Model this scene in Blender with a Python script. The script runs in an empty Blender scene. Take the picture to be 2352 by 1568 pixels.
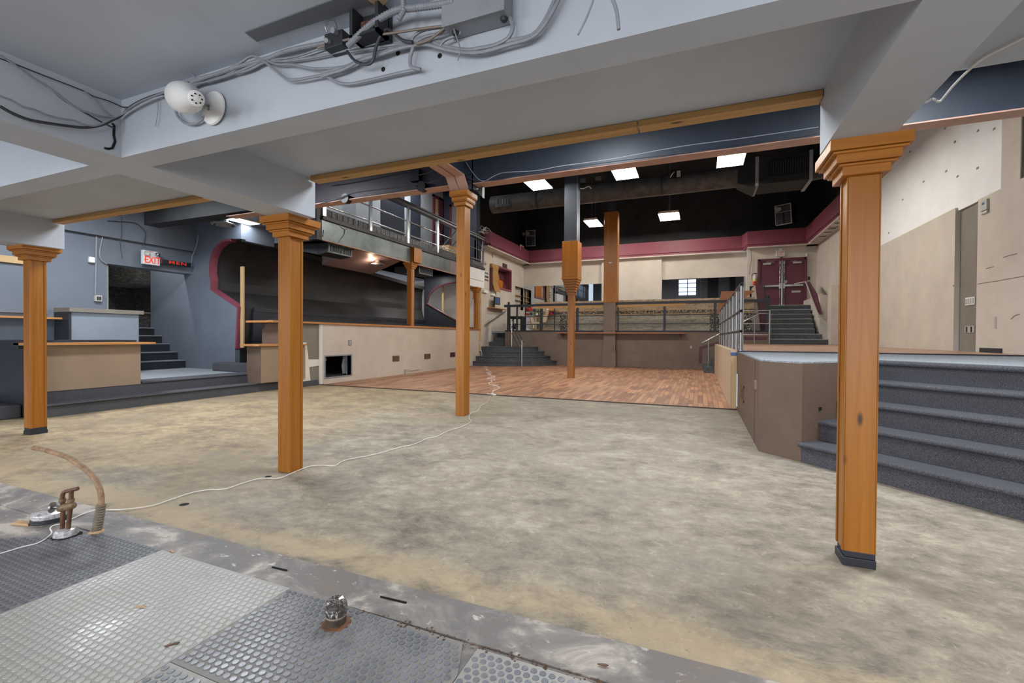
DAY, HALL, RECESS, EXPO, BAY, LOW, TUBE = 125, 160, 14, 0.15, 115, 70, 120
import bpy, bmesh, math, random
from mathutils import Vector, Matrix
random.seed(7)
S = bpy.context.scene
COL = S.collection
# ------------------------------------------------------------------ materials
def lin(c):
    c /= 255.0
    return c/12.92 if c <= 0.04045 else ((c+0.055)/1.055)**2.4
def rgb(t): return (lin(t[0]), lin(t[1]), lin(t[2]), 1)
class NT:
    def __init__(s, name):
        s.m = bpy.data.materials.new(name); s.m.use_nodes = True
        s.t = s.m.node_tree; s.b = s.t.nodes['Principled BSDF']; s.pos = None
    def n(s, typ, **kw):
        o = s.t.nodes.new(typ)
        for k, v in kw.items(): setattr(o, k, v)
        return o
    def l(s, a, b): s.t.links.new(a, b)
    def coords(s, scale=(1,1,1), rot=(0,0,0), kind='world'):
        if kind == 'world': src = s.n('ShaderNodeNewGeometry').outputs['Position']
        else: src = s.n('ShaderNodeTexCoord').outputs['Object']
        mp = s.n('ShaderNodeMapping')
        mp.inputs['Scale'].default_value = scale; mp.inputs['Rotation'].default_value = rot
        s.l(src, mp.inputs['Vector'])
        if kind == 'object':
            oi = s.n('ShaderNodeObjectInfo'); mu = s.n('ShaderNodeMath', operation='MULTIPLY'); mu.inputs[1].default_value = 37.0
            s.l(oi.outputs['Random'], mu.inputs[0]); cx = s.n('ShaderNodeCombineXYZ')
            for i in range(3): s.l(mu.outputs[0], cx.inputs[i])
            s.l(cx.outputs[0], mp.inputs['Location'])
        return mp.outputs['Vector']
    def noise(s, vec, scale=5, detail=4, rough=.55, dist=0):
        o = s.n('ShaderNodeTexNoise'); o.inputs['Scale'].default_value = scale; o.inputs['Detail'].default_value = detail
        o.inputs['Roughness'].default_value = rough; o.inputs['Distortion'].default_value = dist
        s.l(vec, o.inputs['Vector']); return o.outputs['Fac']
    def ramp(s, fac, stops):
        o = s.n('ShaderNodeValToRGB'); e = o.color_ramp.elements
        while len(e) < len(stops): e.new(.5)
        for i, (p, c) in enumerate(stops):
            e[i].position = p; e[i].color = rgb(c) if isinstance(c, tuple) else (c, c, c, 1)
        s.l(fac, o.inputs['Fac']); return o.outputs['Color']
    def mix(s, fac, a, b, mode='MIX'):
        o = s.n('ShaderNodeMix', data_type='RGBA', blend_type=mode)
        for sock, v in ((0, fac), (6, a), (7, b)):
            if isinstance(v, (int, float)): o.inputs[sock].default_value = v
            elif isinstance(v, tuple): o.inputs[sock].default_value = rgb(v)
            else: s.l(v, o.inputs[sock])
        return o.outputs[2]
    def math(s, op, a, b=None):
        o = s.n('ShaderNodeMath', operation=op)
        for i, v in enumerate((a, b)):
            if v is None: continue
            if isinstance(v, (int, float)): o.inputs[i].default_value = v
            else: s.l(v, o.inputs[i])
        return o.outputs[0]
    def bump(s, h, strength=.3, dist=.01):
        o = s.n('ShaderNodeBump'); o.inputs['Strength'].default_value = strength; o.inputs['Distance'].default_value = dist
        s.l(h, o.inputs['Height']); s.l(o.outputs['Normal'], s.b.inputs['Normal'])
    def fin(s, col=None, rough=.6, metal=0, spec=.4):
        if isinstance(col, tuple): s.b.inputs['Base Color'].default_value = rgb(col)
        elif col is not None: s.l(col, s.b.inputs['Base Color'])
        if isinstance(rough, (int, float)): s.b.inputs['Roughness'].default_value = rough
        else: s.l(rough, s.b.inputs['Roughness'])
        s.b.inputs['Metallic'].default_value = metal
        s.b.inputs['Specular IOR Level'].default_value = spec
        return s.m
def paint(name, c, rough=.55, var=.10, scale=2.5, bump=.04, marks=None, spec=.35):
    k = NT(name); v = k.coords()
    n = k.noise(v, scale, 5, .6)
    d = tuple(max(0, x*(1-var)) for x in c); e = tuple(min(255, x*(1+var*.6)) for x in c)
    col = k.ramp(n, [(.3, d), (.7, e)])
    if marks:
        n2 = k.noise(v, 9, 6, .7, .6)
        f = k.ramp(n2, [(.70, 0.0), (.735, 1.0)])
        col = k.mix(f, col, marks)
    if bump: k.bump(k.noise(v, 60, 3), bump, .004)
    return k.fin(col, rough, 0, spec)
def plain(name, c, rough=.5, metal=0, spec=.4):
    return NT(name).fin(c, rough, metal, spec)
def emit(name, c, strength):
    k = NT(name); k.b.inputs['Base Color'].default_value = rgb(c)
    k.b.inputs['Emission Color'].default_value = rgb(c); k.b.inputs['Emission Strength'].default_value = strength
    return k.m
def wood(name, c0, c1, axis='Z', rough=.35, knots=True, spec=.4):
    k = NT(name); sc = {'X': (.7, 20, 20), 'Y': (20, .7, 20), 'Z': (20, 20, .7)}[axis]
    v = k.coords(sc, kind='object')
    n = k.noise(v, 1.0, 5, .6, 1.2)
    col = k.ramp(n, [(.25, c0), (.5, tuple((a+b)/2 for a, b in zip(c0, c1))), (.75, c1)])
    v3 = k.coords(tuple(x*.22 for x in sc), kind='object')
    col = k.mix(k.math('MULTIPLY', k.noise(v3, 1.3, 3), .55), col, tuple(x*.72 for x in c0))
    if knots:
        sk = {'X': (2.2, 6, 6), 'Y': (6, 2.2, 6), 'Z': (6, 6, 2.2)}[axis]
        vo = k.n('ShaderNodeTexVoronoi'); vo.inputs['Scale'].default_value = 1.0
        k.l(k.coords(sk, kind='object'), vo.inputs['Vector'])
        f = k.ramp(vo.outputs['Distance'], [(.05, 1.0), (.11, 0.0)])
        col = k.mix(f, col, tuple(x*.45 for x in c0))
    return k.fin(col, rough, 0, spec)
M = {}
M['ceiling'] = paint('grey_ceiling_paint', (182, 189, 200), .5, .05, 1.2, .02)
M['beam'] = paint('grey_beam_paint', (182, 188, 197), .5, .04, 1.5, .02, (214, 216, 218))
M['beige'] = paint('beige_wall_paint', (204, 195, 184), .6, .05, 1.5, .03, (182, 171, 158))
M['white'] = paint('white_wall_paint', (246, 247, 248), .55, .02, 2, .02, (200, 200, 198))
M['greywall'] = paint('olive_grey_wall_paint', (128, 122, 112), .6, .06, 2, .03)
M['brown'] = paint('brown_wall_paint', (118, 104, 93), .55, .07, 2, .03, (128, 115, 105))
M['darkbrown'] = paint('dark_brown_panel_paint', (108, 90, 78), .5, .07, 3, .03)
M['tan'] = paint('tan_laminate', (150, 130, 110), .5, .04, 2, 0)
M['blue'] = paint('blue_grey_wall_paint', (110, 118, 130), .5, .05, 1.2, .02)
M['navy'] = paint('navy_paint', (52, 58, 69), .45, .08, 3, .02)
M['navydark'] = paint('dark_navy_paint', (45, 48, 56), .45, .08, 3, .02)
M['purple'] = paint('purple_black_paint', (52, 47, 54), .5, .12, 2, .02)
M['black'] = paint('black_paint', (34, 35, 37), .62, .35, 1.6, .05)
M['cove'] = paint('black_cove_paint', (46, 46, 48), .55, .30, .9, .03, (56, 56, 58))
M['burg'] = paint('burgundy_paint', (132, 70, 84), .45, .05, 2, .02)
M['burgdark'] = paint('dark_burgundy_paint', (98, 52, 64), .4, .06, 3, .02)
M['pink'] = paint('primer_flange_paint', (184, 144, 128), .5, .08, 4, .02)
M['steelgrey'] = paint('grey_metal_paint', (140, 144, 150), .45, .06, 8, 0)
M['cable'] = paint('grey_cable_paint', (140, 143, 150), .45, .06, 30, 0)
M['cabledark'] = plain('dark_cable', (58, 60, 66), .5)
M['cabletan'] = plain('tan_cable', (128, 115, 104), .5)
M['whitecable'] = plain('white_cable', (226, 226, 222), .45)
M['chrome'] = plain('brushed_chrome', (198, 200, 204), .22, 1)
M['steel'] = plain('grey_steel', (150, 152, 155), .35, .9)
M['darkmetal'] = plain('dark_metal', (52, 54, 58), .5, .2)
M['rust'] = paint('aged_copper', (100, 70, 52), .5, .3, 40, .1)
M['whiteplastic'] = plain('white_plastic', (232, 232, 230), .35)
M['greyplastic'] = plain('grey_plastic', (178, 176, 170), .4)
M['blackplastic'] = plain('black_plastic', (24, 24, 27), .4)
M['red'] = plain('red_paint', (190, 36, 40), .4)
M['yellow'] = plain('yellow_label', (226, 196, 60), .5)
M['screen'] = plain('blue_grey_screen', (74, 96, 126), .15)
M['mirror'] = plain('mirror_glass', (206, 212, 218), .02, 1)
M['post'] = wood('orange_post_wood', (152, 90, 24), (184, 122, 44), 'Z', .35)
M['postY'] = wood('amber_trim_wood', (160, 96, 28), (188, 124, 46), 'X', .35, False)
M['counterY'] = wood('oiled_counter_wood', (188, 126, 70), (212, 156, 98), 'Y', .35, False)
M['counterX'] = wood('red_shelf_wood', (168, 104, 66), (192, 130, 86), 'X', .35, False)
M['pineX'] = wood('raw_pine_x', (182, 138, 84), (214, 172, 112), 'X', .6)
M['pineZ'] = wood('raw_pine_z', (196, 160, 112), (222, 192, 146), 'Z', .6)
M['pineY'] = wood('raw_pine_y', (196, 160, 112), (222, 192, 146), 'Y', .6)
M['ply'] = wood('plywood', (206, 184, 156), (222, 202, 176), 'Z', .6, False)
M['bamboo'] = wood('bamboo_slats', (166, 124, 66), (196, 154, 92), 'Y', .6, False)
M['paper'] = plain('paper', (224, 222, 214), .7)
M['tube'] = emit('fluorescent_tube', (255, 250, 240), TUBE)
M['tubeblue'] = emit('cool_fluorescent_panel', (236, 244, 255), 4)
M['bulb'] = emit('warm_bulb', (255, 190, 130), 60)
M['exitred'] = emit('exit_red', (228, 74, 52), .35)
M['exitfaint'] = plain('faded_exit_red', (206, 128, 110), .5)
M['menred'] = emit('sign_red', (214, 54, 40), .25)
M['signwhite'] = plain('sign_white', (226, 228, 230), .4)
M['reflector'] = plain('white_reflector', (222, 214, 204), .3)
M['glassblock'] = None

def carpet(name, c, sc=160, bump=.8):
    k = NT(name); v = k.coords((1, 1, 1))
    n = k.noise(v, sc, 3, .7); n2 = k.noise(v, 3, 4, .6)
    col = k.ramp(n, [(.3, tuple(x*.55 for x in c)), (.72, tuple(min(255, x*1.4) for x in c))])
    col = k.mix(k.math('MULTIPLY', n2, .35), col, tuple(x*.7 for x in c))
    k.bump(n, bump, .006)
    return k.fin(col, .95, 0, .1)
M['carpet'] = carpet('charcoal_carpet', (84, 84, 89))
M['carpetlight'] = carpet('grey_landing_carpet', (142, 147, 152), 90, .4)
M['rubbertread'] = carpet('grey_rubber_tread', (84, 88, 92), 40, .1)
M['nosing'] = plain('nosing_strip', (168, 172, 168), .45)

# concrete floor with adhesive residue
k = NT('scraped_concrete'); v = k.coords((1, 1, 1)); vs = k.coords((.9, 1.2, 1), (0, 0, math.radians(-25)))
big = k.noise(v, .55, 4, .55, .4); mid = k.noise(vs, 1.7, 12, .74, .35); fine = k.noise(vs, 8, 12, .78, .25); gr = k.noise(v, 110, 4, .7)
mf = k.math('ADD', k.math('MULTIPLY', mid, .50), k.math('MULTIPLY', fine, .50))
base = k.ramp(mf, [(.34, (80, 74, 66)), (.43, (122, 113, 100)), (.52, (152, 142, 126)), (.62, (186, 176, 156))])
sx = k.n('ShaderNodeSeparateXYZ'); k.l(k.n('ShaderNodeNewGeometry').outputs['Position'], sx.inputs[0])
lx = k.math('MULTIPLY', k.math('ADD', sx.outputs['X'], 3.0), -.30)
ly = k.math('ADD', lx, k.math('MULTIPLY', k.math('SUBTRACT', big, .5), 2.4))
yel = k.ramp(ly, [(.0, 0.0), (.7, .8)])
base = k.mix(yel, base, k.ramp(mf, [(.36, (104, 92, 78)), (.46, (152, 132, 102)), (.58, (196, 172, 130))]))
ed = k.math('SUBTRACT', 1.0, k.math('MULTIPLY', k.math('ABSOLUTE', k.math('SUBTRACT', sx.outputs['Y'], 1.92)), 3.4))
edf = k.ramp(k.math('ADD', ed, k.math('MULTIPLY', k.math('SUBTRACT', mid, .5), 3.2)), [(.35, 0.0), (.9, .6)])
base = k.mix(edf, base, (190, 168, 132))
dk = k.ramp(k.math('ADD', k.math('MULTIPLY', big, .55), k.math('MULTIPLY', mid, .5)), [(.54, 0.0), (.66, .5)])
base = k.mix(dk, base, (108, 104, 99))
sp = k.ramp(k.noise(vs, 16, 8, .8), [(.58, 0.0), (.67, .75)])
base = k.mix(sp, base, (92, 88, 84))
lt = k.ramp(k.noise(v, 11, 9, .78, .6), [(.58, 0.0), (.70, .6)])
base = k.mix(lt, base, (204, 194, 172))
base = k.mix(k.math('MULTIPLY', gr, .22), base, (138, 131, 120))
k.bump(k.math('ADD', fine, k.math('MULTIPLY', gr, .4)), .4, .006)
M['concrete'] = k.fin(base, k.ramp(fine, [(.3, .5), (.7, .85)]), 0, .3)
# painted / scraped kerb strip
k = NT('scraped_strip'); v = k.coords((1, 1.4, 1)); n = k.noise(v, 2.2, 8, .65, .7); f = k.noise(v, 12, 7, .7, .4)
base = k.ramp(n, [(.34, (122, 112, 104)), (.44, (114, 111, 110)), (.53, (138, 132, 127)), (.60, (182, 173, 164))])
base = k.mix(k.ramp(f, [(.60, 0.0), (.68, .8)]), base, (206, 202, 196))
base = k.mix(k.ramp(k.noise(v, 7, 6, .8), [(.64, 0.0), (.72, .7)]), base, (92, 84, 78))
k.bump(f, .4, .006); M['strip'] = k.fin(base, .6, 0, .4)
# rubber mats
def rubber(name, c, c2, rough=.42):
    k = NT(name); v = k.coords(); n = k.noise(v, 3.5, 6, .65, .5); f = k.noise(v, 40, 5, .7)
    col = k.ramp(n, [(.34, c), (.66, c2)])
    col = k.mix(k.math('MULTIPLY', f, .4), col, tuple(x*.8 for x in c))
    k.bump(f, .12, .002); return k.fin(col, k.ramp(n, [(.3, rough-.1), (.7, rough+.2)]), 0, .5)
M['mat_dark'] = rubber('dark_rubber', (104, 104, 110), (126, 126, 130), .5)
M['mat_dark_stud'] = rubber('dark_rubber_stud', (76, 77, 83), (96, 96, 102), .5)
M['mat_grey'] = rubber('worn_grey_rubber', (150, 148, 144), (164, 161, 155), .4)
M['mat_grey_stud'] = rubber('worn_grey_stud', (158, 157, 154), (178, 176, 172), .3)
M['mat_shine'] = rubber('dusty_rubber', (124, 122, 120), (146, 141, 134), .5)
M['mat_shine_stud'] = rubber('polished_stud', (96, 100, 108), (140, 143, 148), .26)
# dance floor planks along Y
def planks(name, ca, cb, cc):
    k = NT(name); v = k.coords((1, 1, 1), (0, 0, math.radians(90)))
    br = k.n('ShaderNodeTexBrick'); br.inputs['Scale'].default_value = 1; br.inputs['Brick Width'].default_value = .62; br.inputs['Row Height'].default_value = .083
    br.inputs['Mortar Size'].default_value = .004; br.inputs['Bias'].default_value = .0; br.offset = .37; br.offset_frequency = 3
    br.inputs['Color1'].default_value = rgb(ca); br.inputs['Color2'].default_value = rgb(cb); br.inputs['Mortar'].default_value = rgb((70, 52, 44))
    k.l(v, br.inputs['Vector'])
    n = k.noise(k.coords((10, 1, 1)), 1.5, 5, .6)
    col = k.mix(k.ramp(n, [(.4, 0.0), (.75, .3)]), br.outputs['Color'], cc)
    col = k.mix(k.ramp(k.noise(k.coords((1.2, .5, 1)), 1.1, 4, .6), [(.45, 0.0), (.75, .3)]), col, (128, 108, 104))
    return k.fin(col, .45, 0, .4)
M['planks'] = planks('reddish_plank_floor', (200, 150, 114), (128, 84, 64), (196, 152, 118))
M['stagewood'] = planks('stage_plank_floor', (196, 160, 136), (184, 148, 124), (208, 176, 154))
# stacked ledge stone, stone slab, pebbles
def ledge():
    k = NT('ledge_stone'); v = k.coords((1, 1, 1), (math.radians(-90), 0, 0))
    br = k.n('ShaderNodeTexBrick'); br.inputs['Scale'].default_value = 1; br.inputs['Brick Width'].default_value = .34; br.inputs['Row Height'].default_value = .048
    br.inputs['Mortar Size'].default_value = .006; br.inputs['Mortar Smooth'].default_value = .4; br.offset_frequency = 2; br.offset = .43; br.squash = .6; br.squash_frequency = 3
    br.inputs['Color1'].default_value = rgb((196, 186, 170)); br.inputs['Color2'].default_value = rgb((158, 148, 133)); br.inputs['Mortar'].default_value = rgb((66, 58, 50))
    k.l(v, br.inputs['Vector'])
    n = k.noise(k.coords((3, 3, 16)), 1.4, 5, .7)
    col = k.mix(k.ramp(n, [(.42, 0.0), (.62, .75)]), br.outputs['Color'], (196, 186, 168))
    col = k.mix(k.ramp(n, [(.30, .8), (.42, 0.0)]), col, (112, 102, 90))
    k.bump(br.outputs['Fac'], -.6, .02); return k.fin(col, .8, 0, .2)
M['ledge'] = ledge()
k = NT('brown_granite'); v = k.coords((1, 1, 2)); n = k.noise(v, 3, 7, .7, 1.5)
M['granite'] = k.fin(k.ramp(n, [(.3, (112, 84, 62)), (.45, (176, 150, 118)), (.55, (198, 182, 152)), (.68, (150, 112, 84))]), .4)
k = NT('pebbles'); vo = k.n('ShaderNodeTexVoronoi'); vo.inputs['Scale'].default_value = 24; k.l(k.coords(), vo.inputs['Vector'])
pc = k.ramp(vo.outputs['Color'], [(.2, (70, 66, 60)), (.5, (160, 150, 130)), (.8, (214, 206, 186))])
M['pebble'] = k.fin(k.mix(k.ramp(vo.outputs['Distance'], [(.3, 0.0), (.55, 1.0)]), pc, (60, 54, 46)), .6)
k = NT('glass_block'); v = k.coords(); n = k.noise(v, 22, 4, .6, 2.5)
k.bump(n, .8, .02); M['glassblock'] = k.fin(k.ramp(n, [(.35, (40, 42, 45)), (.6, (96, 100, 106)), (.72, (170, 176, 182))]), .12, 0, .8)
k = NT('galvanized'); v = k.coords(); n = k.noise(v, 1.8, 6, .65, .5)
M['galv'] = k.fin(k.ramp(n, [(.3, (80, 88, 90)), (.55, (104, 113, 115)), (.75, (122, 128, 128))]), .38, .5)
k = NT('black_stucco'); n = k.noise(k.coords((1, 1, 2.5)), 9, 7, .8, .8)
k.bump(n, 1, .05); M['stucco'] = k.fin(k.ramp(n, [(.38, (38, 38, 38)), (.56, (84, 80, 74)), (.70, (160, 150, 132))]), .7)
M['linoleum'] = plain('pale_upper_room', (196, 170, 130), .7)
M['orange_room'] = plain('ochre_room_paint', (190, 130, 64), .7)
M['damp'] = plain('raw_plaster', (226, 220, 210), .8)
M['hole'] = plain('dark_cavity', (20, 18, 17), .9)
M['torn'] = plain('torn_paper', (182, 152, 118), .9)
M['patch'] = paint('dark_patch_paint', (104, 108, 114), .5, .08, 3, 0)
M['brownpipe'] = paint('mud_brown_hose', (150, 122, 96), .65, .25, 25, .1)
k = NT('cloudy_wrap'); n = k.noise(k.coords(), 28, 4, .6, 1)
M['clearwrap'] = k.fin(k.ramp(n, [(.35, (128, 124, 122)), (.6, (190, 190, 194))]), .18, 0, .7)
k = NT('clear_wrap_over_dark'); n = k.noise(k.coords(), 45, 4, .6, 2)
M['wrapdark'] = k.fin(k.ramp(n, [(.40, (58, 50, 46)), (.56, (96, 92, 90)), (.66, (210, 212, 216))]), .12, 0, .8)

# ------------------------------------------------------------------ mesh helpers
class MB:
    def __init__(s): s.bm = bmesh.new()
    def box(s, x0, x1, y0, y1, z0, z1):
        x0, x1 = sorted((x0, x1)); y0, y1 = sorted((y0, y1)); z0, z1 = sorted((z0, z1))
        vs = [s.bm.verts.new(p) for p in ((x0,y0,z0),(x1,y0,z0),(x1,y1,z0),(x0,y1,z0),(x0,y0,z1),(x1,y0,z1),(x1,y1,z1),(x0,y1,z1))]
        for f in ((0,3,2,1),(4,5,6,7),(0,1,5,4),(1,2,6,5),(2,3,7,6),(3,0,4,7)): s.bm.faces.new([vs[i] for i in f])
        return s
    def loft(s, rings, closed=True, caps=True):
        rr = [[s.bm.verts.new(p) for p in r] for r in rings]; n = len(rr[0])
        for a, b in zip(rr, rr[1:]):
            for i in range(n if closed else n-1):
                j = (i+1) % n
                try: s.bm.faces.new((a[i], a[j], b[j], b[i]))
                except ValueError: pass
        if caps and closed:
            s.bm.faces.new(list(reversed(rr[0]))); s.bm.faces.new(rr[-1])
        return s
    def prism(s, poly, axis, a, b):
        def p(u, v, w): return {'X': (w,u,v), 'Y': (u,w,v), 'Z': (u,v,w)}[axis]
        return s.loft([[p(u, v, a) for u, v in poly], [p(u, v, b) for u, v in poly]])
    def tube(s, pts, r, n=8, caps=True, r1=None):
        pts = [Vector(p) for p in pts]; rings = []; up = None
        for i, p in enumerate(pts):
            t = (pts[min(i+1, len(pts)-1)] - pts[max(i-1, 0)])
            t = t.normalized() if t.length > 1e-9 else Vector((0,0,1))
            if up is None:
                up = Vector((0,0,1)) if abs(t.z) < .9 else Vector((1,0,0))
            sd = t.cross(up)
            if sd.length < 1e-6: sd = t.cross(Vector((0,1,0)))
            sd.normalize(); up = sd.cross(t).normalized()
            rad = r if r1 is None else r + (r1-r)*i/(len(pts)-1)
            if isinstance(r, (list, tuple)): rad = r[i]
            rings.append([p + sd*math.cos(2*math.pi*k/n)*rad + up*math.sin(2*math.pi*k/n)*rad for k in range(n)])
        return s.loft(rings, True, caps)
    def cyl(s, p0, p1, r, r1=None, n=16): return s.tube([p0, p1], r, n, True, r if r1 is None else r1)
    def lathe(s, prof, c, axis='Z', n=24):
        # prof: (radius, height) pairs
        rings = []
        for rad, h in prof:
            ring = []
            for k in range(n):
                a = 2*math.pi*k/n; u, v = rad*math.cos(a), rad*math.sin(a)
                d = {'Z': (u, v, h), 'Y': (u, h, v), 'X': (h, u, v)}[axis]
                ring.append((c[0]+d[0], c[1]+d[1], c[2]+d[2]))
            rings.append(ring)
        return s.loft(rings)
    def lathe_dir(s, prof, c, d, n=24):
        d = Vector(d).normalized(); q = d.to_track_quat('Z', 'Y'); c = Vector(c)
        return s.loft([[c + q @ Vector((rad*math.cos(2*math.pi*k/n), rad*math.sin(2*math.pi*k/n), h)) for k in range(n)] for rad, h in prof])
    def poly(s, pts):
        s.bm.faces.new([s.bm.verts.new(p) for p in pts]); return s
    def build(s, name, mat, parent=None, bevel=0, smooth=False, thick=0):
        bm = s.bm
        if thick:
            g = bmesh.ops.solidify(bm, geom=list(bm.faces), thickness=thick)
        bmesh.ops.recalc_face_normals(bm, faces=list(bm.faces))
        me = bpy.data.meshes.new(name)
        if parent is None:
            xs = [v.co for v in bm.verts]
            off = Vector(((min(c.x for c in xs)+max(c.x for c in xs))/2, (min(c.y for c in xs)+max(c.y for c in xs))/2, min(c.z for c in xs)))
        else:
            off = Vector((0,0,0)); p = parent
            while p is not None: off += p.location; p = p.parent
        for v in bm.verts: v.co -= off
        bm.to_mesh(me); bm.free()
        if mat is not None: me.materials.append(mat)
        if smooth:
            for f in me.polygons: f.use_smooth = True
        o = bpy.data.objects.new(name, me); COL.objects.link(o)
        if parent is None: o.location = off
        else: o.parent = parent
        if bevel:
            b = o.modifiers.new('bevel', 'BEVEL'); b.width = bevel; b.segments = 2; b.limit_method = 'ANGLE'; b.angle_limit = math.radians(40)
        if smooth:
            try:
                e = o.modifiers.new('edges', 'EDGE_SPLIT'); e.split_angle = math.radians(40)
            except Exception: pass
        return o
def tag(o, label, cat, group=None, kind=None):
    o['label'] = label; o['category'] = cat
    if group: o['group'] = group
    if kind: o['kind'] = kind
    return o
def thing(name, label, cat, loc, group=None):
    o = bpy.data.objects.new(name, None); COL.objects.link(o); o.location = loc; o.empty_display_size = .1
    return tag(o, label, cat, group)
def struct(name, mb, mat, label=None, parent=None, **kw):
    o = mb.build(name, mat, parent, **kw)
    if parent is None: o['kind'] = 'structure'
    if label: o['label'] = label
    return o
def dup(root, loc, label=None, group=None):
    r = root.copy(); COL.objects.link(r); r.location = loc
    if label: r['label'] = label
    if group: r['group'] = group
    def rec(src, dst):
        for ch in list(src.children):
            c = ch.copy(); COL.objects.link(c); c.parent = dst; rec(ch, c)
    rec(root, r); return r
def B(x0, x1, y0, y1, z0, z1): return MB().box(x0, x1, y0, y1, z0, z1)
def smoothpts(pts, n=4):
    P = [Vector(p) for p in pts]; out = []
    for i in range(len(P)-1):
        p0, p1, p2, p3 = P[max(i-1,0)], P[i], P[i+1], P[min(i+2,len(P)-1)]
        for k in range(n):
            t = k/n
            out.append(.5*((2*p1)+(-p0+p2)*t+(2*p0-5*p1+4*p2-p3)*t*t+(-p0+3*p1-3*p2+p3)*t**3))
    return out+[P[-1]]
def text_mesh(body, size, name, mat, parent, loc, rot, extrude=.002, spacing=1.0, sx=1.0):
    cu = bpy.data.curves.new('t', 'FONT'); cu.body = body; cu.size = size; cu.extrude = extrude; cu.align_x = 'CENTER'; cu.align_y = 'CENTER'; cu.space_character = spacing
    cu.offset = size*.018
    ob = bpy.data.objects.new('t', cu); COL.objects.link(ob)
    me = bpy.data.meshes.new_from_object(ob.evaluated_get(bpy.context.evaluated_depsgraph_get()))
    bpy.data.objects.remove(ob); bpy.data.curves.remove(cu)
    me.transform(Matrix.Diagonal((sx, 1, 1, 1)))
    q = rot.to_matrix().to_4x4() if hasattr(rot, 'to_matrix') else rot
    off = Vector((0,0,0)); p = parent
    while p is not None: off += p.location; p = p.parent
    me.transform(Matrix.Translation(Vector(loc)-off) @ q)
    me.materials.clear(); me.materials.append(mat)
    o = bpy.data.objects.new(name, me); COL.objects.link(o); o.parent = parent
    return o
# ================================================================== THE SETTING
struct('floor', B(-12, 6, 1.81, 8.42, -.1, 0), M['concrete'])
struct('floor_1', B(-12, 6, 1.58, 1.81, -.1, .002), M['strip'], 'scraped painted strip between the rubber mats and the bare concrete')
struct('floor_2', B(-12, 6, -6, 1.58, -.1, -.004), M['strip'])
struct('floor_3', B(-8.5, .62, 8.44, 18.6, -.1, .012), M['planks'], 'reddish plank dance floor')
struct('trim_1', B(-8.5, .66, 8.40, 8.44, -.05, .016), plain('dark_edge_strip', (64, 50, 42), .6), 'dark edge strip in front of the dance floor')
# low ceiling and boxed beams
struct('ceiling', B(-13.4, 6, -6, 2.98, 2.55, 2.75), M['ceiling'])
def beam(n, x0, x1, y0, y1): struct('trim_%d' % n, B(x0, x1, y0, y1, 2.22, 2.56), M['beam'], 'grey boxed ceiling beam')
beam(2, -13, 6, 1.585, 1.738)
beam(3, -3.43, -3.10, 1.738, 3.02); beam(4, -3.43, -3.10, -6, 1.585)
beam(5, .613, .891, 1.738, 3.0); beam(6, .613, .891, -6, 1.585)
beam(7, -7.46, -7.10, 1.738, 3.04); beam(8, -7.46, -7.10, -6, 1.585)
struct('ceiling_1', B(-14, 4.6, 2.9, 6.0, 4.0, 4.2), M['navydark'])
struct('ceiling_2', B(-10.6, -8.75, 8.3, 17.4, 7.5, 7.6), M['ceiling'])
struct('ceiling_3', B(-14, 4.6, 6.0, 23, 8.4, 8.6), M['black'])
struct('ceiling_4', B(-9.86, -8.45, 6.4, 8.30, 3.82, 3.9), M['blue'])
struct('ceiling_6', B(-12.4, -9.86, 6.2, 7.52, 4.0, 4.15), M['blue'])
# walls unseen from here that close the low room, with daylight windows at the street side
wf = MB()
for x0, x1 in ((-13.4, -10.6), (-8.2, -6.6), (-4.2, -2.6), (-.2, 1.2), (3.6, 6)): wf.box(x0, x1, -6.1, -6, 0, 2.75)
wf.box(-13.4, 6, -6.1, -6, 0, .45); wf.box(-13.4, 6, -6.1, -6, 2.4, 2.75)
struct('wall_street', wf, M['beige'])
struct('wall_low_right', B(6, 6.1, -6, 8, 0, 4), M['beige'])
struct('wall_low_left', B(-13.5, -13.4, -6, 3.0, 0, 4), M['blue'])
for i, x in enumerate((-10.6, -6.6, -2.6, 1.2)):
    w = MB()
    for a, b in ((x, x+.05), (x+2.35, x+2.4), (x+1.17, x+1.23)): w.box(a, b, -6.08, -6.03, .45, 2.4)
    w.box(x, x+2.4, -6.08, -6.03, .45, .5); w.box(x, x+2.4, -6.08, -6.03, 2.35, 2.4)
    struct('window_%d' % (i+1), w, M['whiteplastic'])
# hall back wall
struct('wall_back', B(-8.8, 2.0, 22.8, 22.95, 0, 5.3), M['beige'])
struct('wall_back_upper', B(-8.8, 4.6, 22.8, 22.95, 5.3, 8.4), M['black'])
struct('wall_back_door', B(1.9, 4.5, 22.0, 22.15, 1.4, 5.3), M['beige'])
wl = MB()
for y0, y1, z0, z1 in ((17.3, 19.36, 0, 5.3), (19.36, 20.94, 0, 3.5), (19.36, 20.94, 4.42, 5.3), (20.94, 21.58, 0, 5.3), (21.58, 22.74, 0, 2.6), (21.58, 22.74, 3.78, 5.3), (22.74, 22.9, 0, 5.3)): wl.box(-8.85, -8.7, y0, y1, z0, z1)
struct('wall_left', wl, M['beige'])
struct('wall_left_upper', B(-8.85, -8.7, 17.42, 22.9, 5.3, 8.4), M['black'])
struct('wall_left_gallery', B(-8.75, -8.6, 17.3, 17.42, 3.0, 8.4), M['black'])
struct('wall_right', B(4.42, 4.6, 11.05, 22.1, .9, 3.66), M['beige'])
rw = MB(); rw.box(4.42, 4.6, 6.1, 10.3, .9, 3.6)
struct('wall_right_near', rw, M['beige'])
struct('wall_right_recess', B(4.5, 4.6, 10.25, 11.1, .9, 3.66), M['greywall'])
struct('wall_right_white', B(4.46, 4.6, 9.75, 17.4, 3.6, 8.4), M['white'])
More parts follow.
